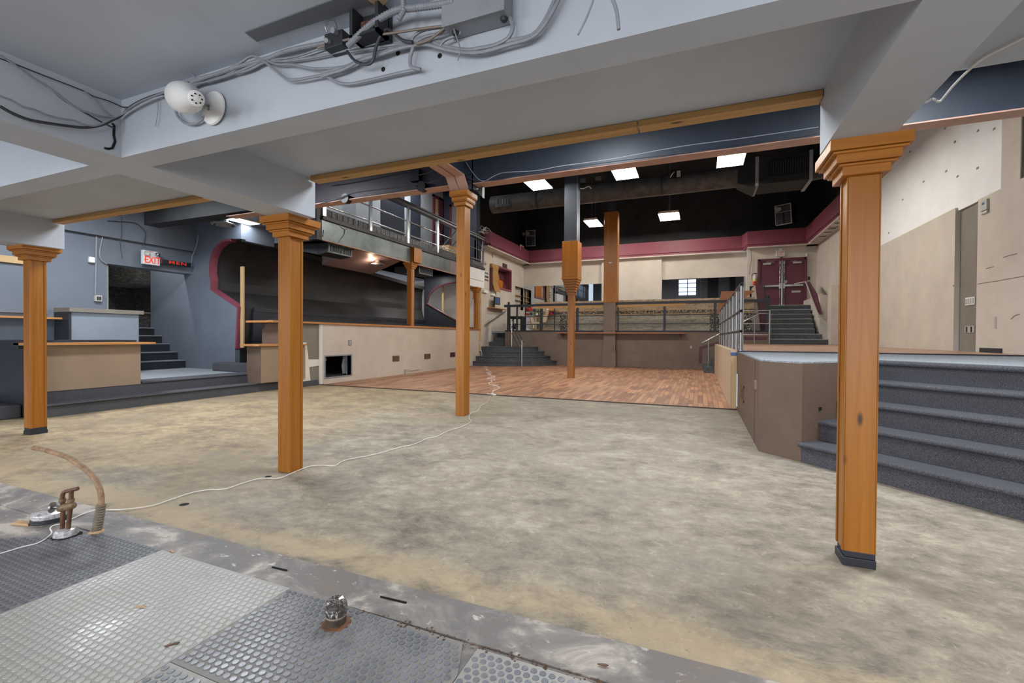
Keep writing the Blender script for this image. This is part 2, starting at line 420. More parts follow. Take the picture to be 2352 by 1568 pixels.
struct('wall_right_upper', B(4.46, 4.6, 17.4, 22.9, 5.6, 8.4), M['black'])
struct('wall_right_middle', B(4.44, 4.6, 16.9, 22.1, 3.6, 5.7), M['beige'])
struct('wall_right_front', B(4.46, 4.6, 6.1, 9.75, 3.6, 8.4), M['beige'])
struct('trim_9', B(4.435, 4.46, 9.2, 9.23, 3.6, 8.2), M['greywall'])
struct('baseboard_right', B(4.39, 4.42, 9.55, 10.12, .985, 1.06), M['navydark'])
struct('baseboard_right_far', B(4.39, 4.42, 16.2, 18.2, .985, 1.06), M['navydark'])
# burgundy band round the hall
def band(pts, z0=5.05, z1=5.7):
    m = MB()
    sec = [(0, z0+.10), (.04, z0+.10), (.04, z0), (.34, z0), (.34, z1), (0, z1)]  # (towards the wall, z), first = room side
    rings = []
    for i, (x, y, nx, ny) in enumerate(pts):
        rings.append([(x+nx*d, y+ny*d, z) for d, z in sec])
    return m.loft(rings)
r2 = 1.0
bd = band([(-8.95, 17.55, -.30, 1), (-8.30, 17.75, -1, .45), (-8.28, 22.42, -1, 1), (1.70, 22.42, 1, 1), (1.86, 21.62, .3, 1), (3.98, 21.62, 1, 1), (4.02, 16.4, 1, 0)])
struct('trim_10', bd, M['burg'], 'burgundy band around the hall below the black upper walls')
sf = MB(); sf.box(-8.75, -8.26, 17.4, 22.85, 5.0, 5.052); sf.box(-8.75, 1.9, 22.44, 22.85, 5.0, 5.052); sf.box(1.88, 4.45, 21.64, 22.85, 5.0, 5.052); sf.box(4.04, 4.45, 16.4, 22.4, 5.0, 5.052)
struct('trim_11', sf, M['beige'], 'beige soffit under the burgundy band')
hl = MB()
for y in (17.2, 17.9, 18.5, 18.75, 19.3, 20.0): hl.box(4.10, 4.34, y, y+.09, 4.994, 4.9995)
struct('trim_12', hl, M['hole'], 'dark slots in the beige soffit')
# white panel between the mirrors
struct('trim_13', B(-4.50, -1.66, 22.66, 22.8, 1.4, 5.0), M['beige'], 'raised beige wall panel between the two mirrors')
# mezzanine and its brown front
struct('wall_mezzanine', B(-7.97, 2.36, 18.6, 18.75, 0, 1.44), M['brown'])
struct('floor_4', B(-8.7, 2.36, 18.75, 22.8, 1.36, 1.452), M['carpetlight'], 'mezzanine floor')
struct('trim_14', B(-7.97, 2.3, 18.57, 18.62, 1.425, 1.475), M['navydark'], 'dark edge along the mezzanine floor')
# stage
fl5 = MB(); fl5.prism([(.62, 8.46), (4.42, 8.46), (4.42, 18.6), (.62, 18.6)], 'Z', .9, .985)
struct('floor_5', fl5, M['stagewood'], 'plank floor of the raised stage')
fl6 = MB(); fl6.prism([(.61, 8.43), (.61, 5.475), (.935, 5.15), (1.70, 5.92), (4.46, 3.16), (4.46, 8.43)], 'Z', .956, .97)
struct('floor_6', fl6, M['carpetlight'], 'grey carpeted platform in front of the stage')
struct('trim_15', B(.6, 4.46, 8.43, 8.46, .96, .990), M['purple'], 'dark edge strip of the stage floor')
# left room
yw = [(-13.23, .3), (-10.056, .3), (-10.056, .878), (-9.983, 1.828), (-10.93, 2.26), (-10.965, 2.50), (-10.964, 2.72)]
arc = [(-10.953,7.400,2.866), (-10.908,7.400,3.070), (-10.813,7.400,3.227), (-10.685,7.400,3.348), (-10.479,7.400,3.442), (-10.224,7.400,3.459)]
prof = [(-10.056, .878), (-9.983, 1.828)] + [((-10.909,7.400,2.279)[0], (-10.909,7.400,2.279)[2]), ((-10.908,7.400,2.509)[0], (-10.908,7.400,2.509)[2]), ((-10.957,7.400,2.688)[0], (-10.957,7.400,2.688)[2])] + [(p[0], p[2]) for p in arc]
m = MB(); m.prism([(-13.23, .2), (-10.056, .2)] + prof + [(-9.85, 3.43), (-9.85, 4.05), (-13.23, 4.05)], 'Y', 7.4, 7.52)
struct('wall_cove_end', m, M['blue'])
# burgundy lining of the profile (depth into the wall)
m = MB()
a = [(x, 7.395, z) for x, z in prof]; b = [(x+.10, 7.395, z+(-.02 if z > 3 else .0)) for x, z in prof]
inner = []
for i, (x, z) in enumerate(prof):
    t = Vector((prof[min(i+1, len(prof)-1)][0]-prof[max(i-1, 0)][0], prof[min(i+1, len(prof)-1)][1]-prof[max(i-1, 0)][1])).normalized()
    inner.append((x + t.y*.05, z - t.x*.05))
m.loft([[(x, 7.392, z), (u, 7.392, w), (u, 7.56, w), (x, 7.56, z)] for (x, z), (u, w) in zip(prof, inner)])
struct('trim_16', m, M['burg'], 'burgundy lining of the curved wall cutout')
# black cove behind the bar
far = []
_c = smoothpts([(x, 0, z) for x, z in prof[3:]] + [(-9.86, 0, 3.43)], 4)
prof_c = prof[:3] + [(v.x, v.z) for v in _c]
for x, z in prof_c: far.append((-10.0+(x+10.0)*.12, z - (.0 if z < 2.0 else (z-2.0)*.30)))
cv = MB()
def off(p, d): return p
rings = []
for t, pr in ((0, prof_c), (1, far)):
    y = 7.52 if t == 0 else 15.26
    rings.append([(x, y, z) for x, z in pr] + [(-9.9, y, pr[-1][1]+.1), (-11.4, y, pr[-1][1]+.1), (-11.4, y, 0.2), (-10.056, y, .2)])
cv.loft(rings)
struct('wall_cove', cv, M['cove'], smooth=True)
struct('trim_17', MB().loft([[(-9.985, y, z) for y, z in ((7.8, 1.76), (15.1, 1.70), (15.1, 1.80), (7.8, 1.86))], [(-9.93, y, z) for y, z in ((7.8, 1.76), (15.1, 1.70), (15.1, 1.80), (7.8, 1.86))]]), M['navydark'], 'dark trim strip along the black wall')
struct('wall_cove_lower', B(-10.0, -9.94, 7.78, 15.1, .2, 1.77), M['navydark'])
# far end wall behind the bar with its own cutout
ez = [(x+.02, z - (.0 if z < 2.0 else (z-2.0)*.30)) for x, z in prof]
struct('wall_cove_far', B(-11.5, -8.62, 16.7, 16.74, .2, 3.5), M['beige'])
fp = [(p[0], p[2]) for p in [(-9.986,15.200,4.122),(-9.973,15.200,1.530),(-8.309,15.200,1.527),(-8.310,15.200,1.676),(-8.687,15.200,1.877),(-9.857,15.200,2.466),(-9.779,15.200,2.719),(-9.602,15.200,2.951),(-9.348,15.200,3.094),(-9.000,15.200,3.199),(-8.319,15.200,3.272),(-8.324,15.200,4.027)]]
struct('wall_cove_panel', MB().prism(fp, 'Y', 15.2, 15.28), M['navydark'])
fe = [(-8.305,15.190,1.675),(-8.682,15.190,1.876),(-9.851,15.190,2.465),(-9.773,15.190,2.718),(-9.596,15.190,2.950),(-9.342,15.190,3.093),(-8.994,15.190,3.197),(-8.314,15.190,3.270)]
struct('trim_25', MB().tube(fe, .03, 6), M['burgdark'], 'burgundy edge of the far curved cutout behind the bar')

# bar front (beige) and its end
bf = MB()
oy0, oy1, oz0, oz1 = (8.557,9.447,0.173,0.677)
for r in ((8.44, oy0, 0, 1.47), (oy1, 17.0, 0, 1.47), (oy0, oy1, 0, oz0), (oy0, oy1, oz1, 1.47)): bf.box(-8.57, -8.45, *r)
struct('wall_bar', bf, M['beige'])
struct('wall_bar_end', B(-8.62, -8.5, 7.35, 8.44, 0, 1.46), M['greywall'])
struct('wall_bar_side', MB().prism([(-9.05, .3), (-8.5, .3), (-8.5, 1.46), (-8.92, 1.46), (-9.05, 1.3)], 'Y', 7.30, 7.36), M['darkbrown'])
struct('floor_7', B(-11.8, -8.6, 7.52, 16.9, .1, .2), M['black'])
# left blue wall with the stair opening
lw = MB(); lw.box(-11.72, -11.6, 2.9, 5.655, .0, 4.05); lw.box(-11.9, -11.6, 5.655, 7.4, 2.69, 4.05)
struct('wall_blue_left', lw, M['blue'])
struct('trim_18', B(-11.6, -11.50, 4.2, 7.4, 3.24, 4.05), M['blue'], 'boxed blue bulkhead above the stair opening')
struct('trim_19', B(-11.62, -11.55, 2.9, 4.7, 1.58, 1.65), M['blue'], 'blue chair rail on the left wall')
struct('trim_20', B(-11.62, -11.55, 2.9, 4.5, 2.48, 2.60), M['pineY'], 'pale timber batten on the left wall')
sw = MB(); sw.box(-15.0, -14.9, 5.0, 8.6, .3, 4.0)
sw.box(-13.5, -13.4, 5.0, 8.5, .3, 1.74); sw.box(-14.9, -13.23, 8.5, 8.6, .3, 4.0); sw.box(-14.9, -11.9, 5.0, 5.1, .3, 4.0); sw.box(-14.9, -11.7, 5.0, 8.6, 3.9, 4.0)
struct('wall_stairwell', sw, M['stucco'])
st = MB(); st.box(-14.9, -13.3, 7.1, 7.9, 2.5, 3.4); st.box(-14.9, -13.5, 7.9, 8.5, 1.9, 3.4)
struct('trim_21', st, M['stucco'], 'dark stepped bulkhead inside the stairwell')
struct('floor_8', B(-11.9, -8.92, 3.48, 7.4, 0, .37), M['carpetlight'], 'grey carpeted landing')
# upper gallery room
struct('wall_gallery_back', B(-10.6, -10.4, 8.3, 17.4, 3.9, 7.6), paint('gallery_grey', (158, 163, 167), .55, .05, 2))
struct('wall_gallery_end', B(-10.6, -8.76, 17.3, 17.42, 3.9, 7.6), M['navy'])
struct('floor_9', B(-12.4, -8.5, 8.46, 17.3, 3.56, 4.0), M['purple'], 'gallery floor slab')
struct('wall_gallery_near', B(-12.4, -8.75, 8.30, 8.44, 3.5, 7.6), M['blue'])
struct('wall_gallery_corner', B(-8.75, -8.46, 8.30, 8.44, 3.5, 7.6), M['purple'])
struct('wall_cove_top', B(-10.0, -9.86, 7.52, 8.3, 3.40, 4.0), M['blue'])

wu = MB(); wu.box(-8.6, 4.6, 5.9, 6.0, 4.2, 8.5)
struct('wall_front_upper', wu, M['blue'])
struct('window_5', B(-1.55, -.25, 6.0, 6.03, 4.65, 5.9), emit('daylight_pane', (226, 236, 255), 2.0))
wb = MB()
for z in (4.9, 5.25, 5.6): wb.box(-1.6, -.2, 6.03, 6.06, z-.025, z+.025)
for x in (-1.58, -.9, -.22): wb.box(x-.03, x+.03, 6.03, 6.06, 4.6, 5.95)
struct('window_6', wb, M['navydark'])
ub = MB()
for x0, x1 in ((.6, 1.4), (2.2, 2.6), (-3.6, -2.9), (-5.5, -4.6)): ub.box(x0, x1, 6.0, 6.05, 4.2, 8)
struct('trim_26', ub, M['navydark'], 'dark pilasters high over the low room')
# ================================================================== POSTS
def post(x0, x1, y0, y1, z1, label, cap=(.035, .07, .105), caph=.17, base=False, group='orange wooden posts', z0=0, groove=True):
    t = thing('wooden_post', label, 'post', ((x0+x1)/2, (y0+y1)/2, z0), group)
    zb = z0+(.075 if base else 0); zc = z1-caph
    m = MB(); g = .006
    m.box(x0, x1, y0, y1, zb, zc)
    if groove:
        w = .022
        m.box(x1, x1+.006, y0, y0+w, zb, zc); m.box(x1, x1+.006, y1-w, y1, zb, zc)
        m.box(x0-.006, x0, y0, y0+w, zb, zc); m.box(x0-.006, x0, y1-w, y1, zb, zc)
    m.build('shaft', M['post'], t, bevel=.003)
    if caph:
        c = MB(); n = len(cap); h = caph/n
        for i, e in enumerate(cap):
            c.box(x0-e, x1+e, y0-e, y1+e, zc+i*h, zc+(i+1)*h-(.0 if i == n-1 else .004))
            if i < n-1: c.box(x0-e-.02, x1+e+.02, y0-e-.02, y1+e+.02, zc+(i+1)*h-.014, zc+(i+1)*h-.002)
        c.build('capital', M['postY'], t, bevel=.003)
    if base:
        b = MB(); b.box(x0-.006, x1+.006, y0-.006, y1+.006, z0, z0+.045); b.box(x0+.004, x1+.004, y0-.001, y1, z0+.045, z0+.078)
        b.build('base_block', M['navydark'], t, bevel=.004)
    return t
post(.722, .858, 2.897, 3.03, 2.222, 'tall orange wooden post nearest the camera, in front of the carpeted diagonal stairs', base=True)
post(-3.412, -3.285, 2.915, 3.06, 2.222, 'orange wooden post in the middle left with the white cable touching its foot')
post(-7.43, -7.29, 2.80, 2.95, 2.236, 'orange wooden post beside the tan counter at the left, dark block at its foot', base=True)
post(-3.385, -3.245, 6.02, 6.20, 3.36, 'taller orange wooden post carrying the steel beam joint, before the dance floor', cap=(.03, .055, .08), caph=.21, groove=False)
# post on the dance floor with a boxed upper half and a long stepped collar
t = thing('dance_floor_column', 'column standing on the dance floor, slim below and boxed above a seven-step wooden collar', 'column', (-3.42, 12.85, .012))
B(-3.51, -3.33, 12.76, 12.94, .012, 2.50).build('shaft', M['post'], t, bevel=.004)
c = MB()
for i in range(7):
    e = .02 + i*.021; c.box(-3.51-e, -3.33+e, 12.76-e, 12.94+e, 2.42+i*.07, 2.42+i*.07+.066)
c.build('collar', M['postY'], t, bevel=.006)
B(-3.65, -3.19, 12.62, 13.08, 2.91, 3.93).build('boxed_casing', M['post'], t, bevel=.006)
u = B(-3.60, -3.24, 12.66, 13.04, 3.93, 8.4).build('upper_column', M['navy'], t)
c = MB(); c.box(-3.24, -3.225, 12.66, 12.72, 3.93, 8.4); c.build('metal_corner', M['galv'], t)
# back column in front of the mezzanine
t = thing('mezzanine_column', 'square column at the mezzanine edge, brown below, wooden casing in the middle, navy on top', 'column', (-3.30, 18.45, .012))
m = MB(); m.box(-3.60, -3.06, 18.36, 18.58, .012, .62); m.box(-3.56, -3.09, 18.40, 18.6, .62, 2.58); m.build('pilaster', M['brown'], t)
B(-3.57, -3.03, 18.38, 18.80, 2.585, 6.22).build('boxed_casing', M['post'], t, bevel=.006)
m = MB(); m.box(-3.48, -3.12, 18.42, 18.76, 6.22, 8.4); m.build('upper_column', M['navydark'], t)
B(-3.37, -3.24, 18.365, 18.38, 4.16, 4.20).build('label_strip', M['paper'], t)
# posts standing on the bar
post(-8.62, -8.46, 12.15, 12.33, 3.54, 'wooden post standing on the bar top under the gallery, pale joint strip down its middle', cap=(.03, .06, .09), caph=.20, z0=1.515, group='posts on the bar top', groove=False)
for o in [o for o in COL.objects if o.get('group') == 'posts on the bar top']:
    B(-8.459, -8.452, 12.22, 12.25, 1.52, 3.33).build('joint_strip', M['greyplastic'], o)
post(-8.60, -8.46, 16.72, 16.9, 3.22, 'wooden post on the far end of the bar top beside the bare stud', cap=(.03, .06, .09), caph=.20, z0=1.515, group='posts on the bar top', groove=False)
tag(B(-8.6, -8.3, 12.08, 12.5, 3.53, 3.98).build('casing_board', M['post']), 'wooden casing board over the gallery fascia above the bar post', 'board')
tag(B(-8.50, -8.40, 16.98, 17.07, .012, 3.10).build('wall_stud', M['pineZ']), 'bare pine stud standing at the far end of the beige bar wall', 'stud')
tag(B(-9.96, -9.87, 7.46, 7.50, .90, 2.80).build('wall_stud', M['pineZ']), 'bare pine stud leaning by the burgundy edge of the black cove', 'stud')
# ================================================================== BEAMS, BOARDS
def board(x0, x1, label, y0=2.925, y1=3.02, z0=2.508, z1=2.549):
    return tag(B(x0, x1, y0, y1, z0, z1).build('pine_board', M['pineX'], bevel=.004), label, 'board', 'raw pine boards along the ceiling edge')
board(-3.06, -.37, 'long raw pine board along the ceiling edge above the middle posts')
board(-.36, .610, 'shorter raw pine board along the ceiling edge left of the nearest post')
board(-7.08, -4.42, 'raw pine board along the ceiling edge above the left counter')
def ibeam(m, axis, a, b, c, z0, z1, w=.20, tf=.03, tw=.03):
    # c = coordinate of web centre
    f = (lambda u0, u1, v0, v1, zz0, zz1: m.box(u0, u1, v0, v1, zz0, zz1)) if axis == 'X' else (lambda u0, u1, v0, v1, zz0, zz1: m.box(v0, v1, u0, u1, zz0, zz1))
    return f
def steel_beam(axis, a, b, c, z0, z1, web, label):
    cx = ((a+b)/2, c, z0) if axis == 'X' else (c, (a+b)/2, z0)
    t = thing('steel_beam', label, 'beam', cx)
    m = MB(); f = ibeam(m, axis, a, b, c, z0, z1)
    f(a, b, c-.012, c+.012, z0+.012, z1); m.build('web', M[web], t)
    m = MB(); f = ibeam(m, axis, a, b, c, z0, z1); f(a, b, c-.10, c+.10, z0, z0+.014)
    m.build('bottom_flange', M['pink'], t)
    m = MB(); f = ibeam(m, axis, a, b, c, z0, z1); f(a, b, c-.10, c+.10, z1-.014, z1); m.build('top_flange', M[web], t)
    return t
sb1 = steel_beam('X', -3.13, 4.4, 6.1, 3.443, 3.99, 'navy', 'navy steel beam with pinkish underside running right from the taller post')
sb2 = steel_beam('X', -8.4, -3.47, 6.1, 3.463, 3.99, 'purple', 'dark purple steel beam with cables running left from the taller post')
tag(B(-10.85, -7.6, 5.95, 6.25, 3.505, 3.99).build('boxed_beam', M['black']), 'black boxed beam end hanging over the left counters', 'beam')
sb3 = thing('steel_beam', 'short navy steel beam running forward from the top of the taller post, slotted pink underside', 'beam', (-3.32, 4.5, 3.5))
m = MB(); m.prism([(2.98, 3.55), (5.85, 3.55), (6.02, 3.37), (6.05, 3.37), (6.05, 3.99), (2.98, 3.99)], 'X', -3.27, -3.245); m.build('web', M['navy'], sb3)
for x0, x1 in ((-3.47, -3.335), (-3.315, -3.17)):
    MB().prism([(2.98, 3.535), (5.84, 3.535), (5.99, 3.36), (6.02, 3.36), (5.86, 3.55), (2.98, 3.55)], 'X', x0, x1).build('bottom_plate', M['pink'], sb3)
B(-3.36, -3.29, 3.0, 5.9, 3.552, 3.56).build('slot_backing', M['hole'], sb3)
m = MB(); m.box(-3.245, -3.10, 5.98, 6.0, 3.37, 3.95); m.box(-3.11, -3.10, 5.98, 6.18, 3.37, 3.95); m.build('splice_plate', M['navy'], sb3)
bl = MB()
for z in (3.45, 3.58, 3.7, 3.82): 
    for x in (-3.21, -3.14): bl.cyl((x, 5.985, z), (x, 5.965, z), .012, n=8)
bl.build('bolts', M['navydark'], sb3)
tag(MB().prism([(-3.10, 3.37), (-3.02, 3.28), (-3.02, 3.46), (-3.10, 3.40)], 'Y', 6.15, 6.22).build('metal_scrap', M['galv']), 'bent galvanised metal scrap hanging beside the capital of the taller post', 'metal scrap')
# thin cables and round boxes on the dark beam
def cable(pts, r, mat, label, n=4, name='cable', group=None, seg=8):
    return tag(MB().tube(smoothpts(pts, n), r*(.82 if group else 1), seg).build(name, M[mat], smooth=True), label, 'cable', group)
cable([(-5.912,5.960,3.788),(-5.396,5.960,3.783),(-4.862,5.960,3.800),(-4.356,5.960,3.816),(-4.073,5.960,3.826)], .008, 'cabledark', 'upper thin cable stapled along the dark purple steel beam')
cable([(-6.008,5.960,3.444),(-5.673,5.960,3.475),(-5.395,5.960,3.531),(-5.124,5.960,3.550),(-4.689,5.960,3.542),(-4.355,5.960,3.530),(-4.071,5.960,3.524)], .008, 'cabledark', 'lower thin cable between the two round boxes on the dark purple beam')
for p, lb in (((-5.496,5.930,3.491), 'left'), ((-3.996,5.930,3.512), 'right')):
    t = thing('round_junction_box', 'round black junction box on the dark purple beam, %s one of the pair' % lb, 'junction box', (p[0], 6.08, p[2]-.07), 'round boxes on the purple beam')
    MB().lathe([(.075, -.09), (.075, 0)], (p[0], 6.08, p[2]), 'Y', 16).build('body', M['blackplastic'], t, smooth=True)
    MB().lathe([(.08, -.10), (.08, -.088)], (p[0], 6.08, p[2]), 'Y', 16).build('cover', M['blackplastic'], t, smooth=True)
p = (-4.132,5.930,3.709)
tag(B(p[0]-.09, p[0]+.09, 6.0, 6.08, p[2]-.09, p[2]+.09).build('junction_box', M['blackplastic'], bevel=.006), 'square black junction box on the dark purple beam left of the taller post', 'junction box')
cable([(-4.002,5.950,3.672),(-3.830,5.950,3.690),(-3.714,5.950,3.727)], .008, 'cabledark', 'short cable leaving the square box on the dark purple beam')
cable([(-3.829,5.950,3.531),(-3.637,5.950,3.573),(-3.547,5.950,3.640)], .008, 'cabledark', 'short cable from the right round box up to the splice')
cable([(-3.200,5.960,3.764),(-3.091,5.960,3.603),(-2.983,5.960,3.482),(-2.878,5.960,3.450),(-2.740,5.960,3.501),(-2.570,5.960,3.529),(-2.112,5.960,3.493),(-1.738,5.960,3.508),(-1.095,5.960,3.505),(-0.246,5.960,3.540),(0.424,5.960,3.534),(1.202,5.960,3.536)], .006, 'cable', 'upper thin wire along the web of the navy steel beam')
cable([(-3.213,5.960,3.536),(-2.983,5.960,3.469),(-2.705,5.960,3.435),(-2.305,5.960,3.458),(-1.677,5.960,3.471),(-1.095,5.960,3.471),(-0.245,5.960,3.460),(0.425,5.960,3.443),(1.202,5.960,3.468)], .006, 'cabledark', 'lower thin wire sagging along the navy steel beam')
# ================================================================== CABLES ON THE GREY BEAM
GC = 'grey cables bundled along the boxed beam'
def bc(px, r, mat, label, name='cable'): return cable(px, r, mat, label, 3, name, GC, 6)
bc([(-3.060,1.076,2.270),(-3.060,1.123,2.255),(-3.060,1.183,2.252),(-3.060,1.272,2.271),(-3.060,1.335,2.287),(-3.060,1.399,2.307),(-3.060,1.468,2.349),(-3.060,1.519,2.399),(-3.060,1.560,2.442)] + [(-2.925,1.545,2.467),(-2.784,1.545,2.483),(-2.650,1.545,2.483)], .009, 'cabledark', 'thick dark cable sagging lowest across the left boxed beam')
bc([(-3.065,1.079,2.512),(-3.065,1.123,2.497),(-3.065,1.193,2.465),(-3.065,1.244,2.453),(-3.065,1.306,2.421),(-3.065,1.370,2.395),(-3.065,1.436,2.397),(-3.065,1.483,2.404),(-3.065,1.525,2.420)] + [(-3.011,1.550,2.444),(-2.863,1.550,2.474),(-2.658,1.550,2.491),(-2.533,1.550,2.498)], .006, 'cable', 'thin cable dropping diagonally across the left boxed beam to the corner')
bc([(-3.050,1.073,2.314),(-3.050,1.115,2.312),(-3.050,1.153,2.300),(-3.050,1.192,2.306),(-3.050,1.238,2.300),(-3.050,1.299,2.308),(-3.050,1.347,2.320),(-3.050,1.389,2.317),(-3.050,1.446,2.337),(-3.050,1.508,2.398),(-3.050,1.551,2.439)] + [(-2.887,1.540,2.465),(-2.734,1.540,2.478),(-2.552,1.540,2.481)], .006, 'cable', 'wavy thin cable on the left boxed beam above the dark one')
bc([(-3.070,1.081,2.499),(-3.070,1.162,2.501),(-3.070,1.227,2.501),(-3.070,1.389,2.504),(-3.070,1.438,2.496),(-3.070,1.510,2.504),(-3.070,1.566,2.501)] + [(-3.040,1.565,2.490),(-2.991,1.565,2.481)], .004, 'cabledark', 'thin dark wire high along the left boxed beam just under the ceiling')
bc([(-3.070,1.398,2.504),(-3.070,1.438,2.482),(-3.070,1.473,2.448),(-3.070,1.509,2.426),(-3.070,1.547,2.428)], .006, 'cable', 'short cable branching down near the inner corner of the boxed beams')
bc([(-3.075,1.196,2.469),(-3.075,1.254,2.453),(-3.075,1.322,2.415),(-3.075,1.414,2.389),(-3.075,1.492,2.371),(-3.075,1.536,2.366)], .005, 'cabledark', 'dark wire running under the others to the crack in the corner')
bc([(-2.659,1.550,2.482),(-2.533,1.550,2.507),(-2.368,1.550,2.507),(-2.199,1.550,2.502),(-2.072,1.550,2.517),(-1.992,1.550,2.532),(-1.930,1.550,2.504),(-1.871,1.550,2.460),(-1.776,1.550,2.384),(-1.719,1.550,2.362),(-1.594,1.550,2.352),(-1.465,1.550,2.345),(-1.407,1.550,2.351)], .008, 'cable', 'cable looping low under the flexible conduit right of the white lamp')
bc([(-2.649,1.555,2.487),(-2.506,1.555,2.491),(-2.296,1.555,2.479),(-2.122,1.555,2.480),(-1.977,1.555,2.492),(-1.917,1.555,2.500),(-1.829,1.555,2.460),(-1.736,1.555,2.439),(-1.599,1.555,2.390),(-1.428,1.555,2.362),(-1.339,1.555,2.367)], .007, 'cable', 'cable in the middle of the bundle right of the white lamp')
bc([(-2.676,1.560,2.488),(-2.479,1.560,2.481),(-2.248,1.560,2.487),(-2.034,1.560,2.478),(-1.903,1.560,2.493),(-1.788,1.560,2.468),(-1.605,1.560,2.446),(-1.414,1.560,2.435),(-1.252,1.560,2.426)], .007, 'cable', 'cable rising along the top of the bundle towards the open box')
bc([(-2.549,1.560,2.500),(-2.403,1.560,2.491),(-2.245,1.560,2.482),(-2.104,1.560,2.498),(-1.969,1.560,2.508),(-1.869,1.560,2.494),(-1.717,1.560,2.474),(-1.574,1.560,2.476),(-1.438,1.560,2.474)], .006, 'cable', 'slim cable lying on the flexible conduit of the bundle')
bc([(-1.551,1.550,2.344),(-1.417,1.550,2.350),(-1.335,1.550,2.367),(-1.237,1.550,2.367),(-1.163,1.550,2.371),(-1.078,1.550,2.367),(-1.014,1.550,2.357),(-0.919,1.550,2.314),(-0.836,1.550,2.284),(-0.759,1.550,2.269),(-0.656,1.550,2.272),(-0.568,1.550,2.276),(-0.517,1.550,2.312),(-0.468,1.550,2.383),(-0.457,1.550,2.410)], .009, 'cable', 'lower of the two heavy cables sweeping up past the grey trough box')
bc([(-1.556,1.555,2.363),(-1.416,1.555,2.362),(-1.327,1.555,2.377),(-1.219,1.555,2.378),(-1.086,1.555,2.380),(-0.997,1.555,2.368),(-0.945,1.555,2.339),(-0.832,1.555,2.297),(-0.743,1.555,2.288),(-0.651,1.555,2.289),(-0.569,1.555,2.288),(-0.522,1.555,2.327),(-0.485,1.555,2.391),(-0.474,1.555,2.419)], .008, 'cable', 'upper of the two heavy cables sweeping up past the grey trough box')
bc([(-0.854,1.550,2.379),(-0.861,1.550,2.364),(-0.882,1.550,2.358),(-0.929,1.550,2.352),(-0.948,1.550,2.333)], .007, 'cable', 'cable looping out of the left end of the grey trough box')
bc([(-0.653,1.550,2.370),(-0.643,1.550,2.342),(-0.644,1.550,2.319),(-0.665,1.550,2.294),(-0.719,1.550,2.283),(-0.797,1.550,2.288)], .009, 'cable', 'cable dropping out of the right end of the grey trough box')
bc([(-1.074,1.550,2.361),(-1.082,1.550,2.338),(-1.088,1.550,2.321),(-1.086,1.550,2.287),(-1.061,1.550,2.273),(-1.038,1.550,2.264)], .009, 'cable', 'cable looping down from the knot into the boxed beam')
bc([(-1.531,1.560,2.344),(-1.479,1.560,2.310),(-1.409,1.560,2.286),(-1.288,1.560,2.280),(-1.161,1.560,2.278),(-1.045,1.560,2.273)], .008, 'cable', 'lone cable clipped low on the boxed beam between two holes')
bc([(-1.394,1.530,2.406),(-1.349,1.530,2.355),(-1.290,1.530,2.328),(-1.257,1.530,2.338),(-1.241,1.530,2.390),(-1.215,1.530,2.433),(-1.185,1.530,2.447),(-1.148,1.530,2.417),(-1.108,1.530,2.383),(-1.064,1.530,2.366)], .008, 'cabledark', 'flat brownish cable making a tall loop below the open box')
bc([(-1.551,1.525,2.454),(-1.411,1.525,2.452),(-1.275,1.525,2.441),(-1.170,1.525,2.423),(-1.047,1.525,2.408),(-0.955,1.525,2.395),(-0.882,1.525,2.385)], .006, 'cabletan', 'tan cable stretched across the knot to the grey trough box')
bc([(-1.079,1.545,2.373),(-1.069,1.545,2.398),(-1.032,1.545,2.410),(-0.987,1.545,2.409),(-0.928,1.545,2.401)], .007, 'cable', 'cable curling over the knot beside the trough box, upper strand')
bc([(-1.072,1.550,2.367),(-1.047,1.550,2.382),(-1.000,1.550,2.388),(-0.951,1.550,2.383),(-0.892,1.550,2.388)], .007, 'cable', 'cable curling over the knot beside the trough box, lower strand')
bc([(-1.051,1.535,2.359),(-0.991,1.535,2.360),(-0.938,1.535,2.380),(-0.907,1.535,2.393),(-0.884,1.535,2.400)], .006, 'cabletan', 'twisted tan strand rising from the knot to the trough box')
bc([(-1.414,1.560,2.424),(-1.297,1.560,2.412),(-1.186,1.560,2.400),(-1.089,1.560,2.388)], .006, 'cable', 'straight cable running behind the flat brownish loop')
bc([(-2.397,1.560,2.503),(-2.441,1.560,2.548),(-2.496,1.560,2.564)], .004, 'cable', 'stray wire end sticking up from the bundle right of the lamp')
bc([(-2.742,1.570,2.482),(-2.738,1.570,2.427),(-2.749,1.570,2.378),(-2.761,1.570,2.337)], .0025, 'cable', 'hair-thin wire hanging down the beam left of the lamp')
bc([(-0.883,1.520,2.476),(-0.881,1.520,2.401),(-0.865,1.520,2.348),(-0.844,1.520,2.286),(-0.852,1.520,2.242)], .003, 'cable', 'thin wire hanging past the left end of the trough box')
def conduit(px, r, label, mat='cable'):
    pts = smoothpts(px, 10); L = [0]
    for a, b in zip(pts, pts[1:]): L.append(L[-1]+(b-a).length)
    N = max(8, int(L[-1]/(r*.45))); out = []; rad = []; j = 0
    for i in range(N+1):
        d = L[-1]*i/N
        while j < len(L)-2 and L[j+1] < d: j += 1
        f = (d-L[j])/max(1e-9, L[j+1]-L[j]); out.append(pts[j].lerp(pts[j+1], f)); rad.append(r*(1.0 if i % 2 else .82))
    return tag(MB().tube(out, rad, 10).build('flexible_conduit', M[mat]), label, 'conduit', 'ribbed flexible conduits on the boxed beam')
conduit([(-1.362,1.500,2.401),(-1.281,1.500,2.445),(-1.206,1.500,2.472),(-1.118,1.500,2.485),(-1.030,1.500,2.472),(-0.936,1.500,2.457),(-0.860,1.500,2.448)], .014, 'ribbed flexible conduit sweeping from the small box up to the trough box')
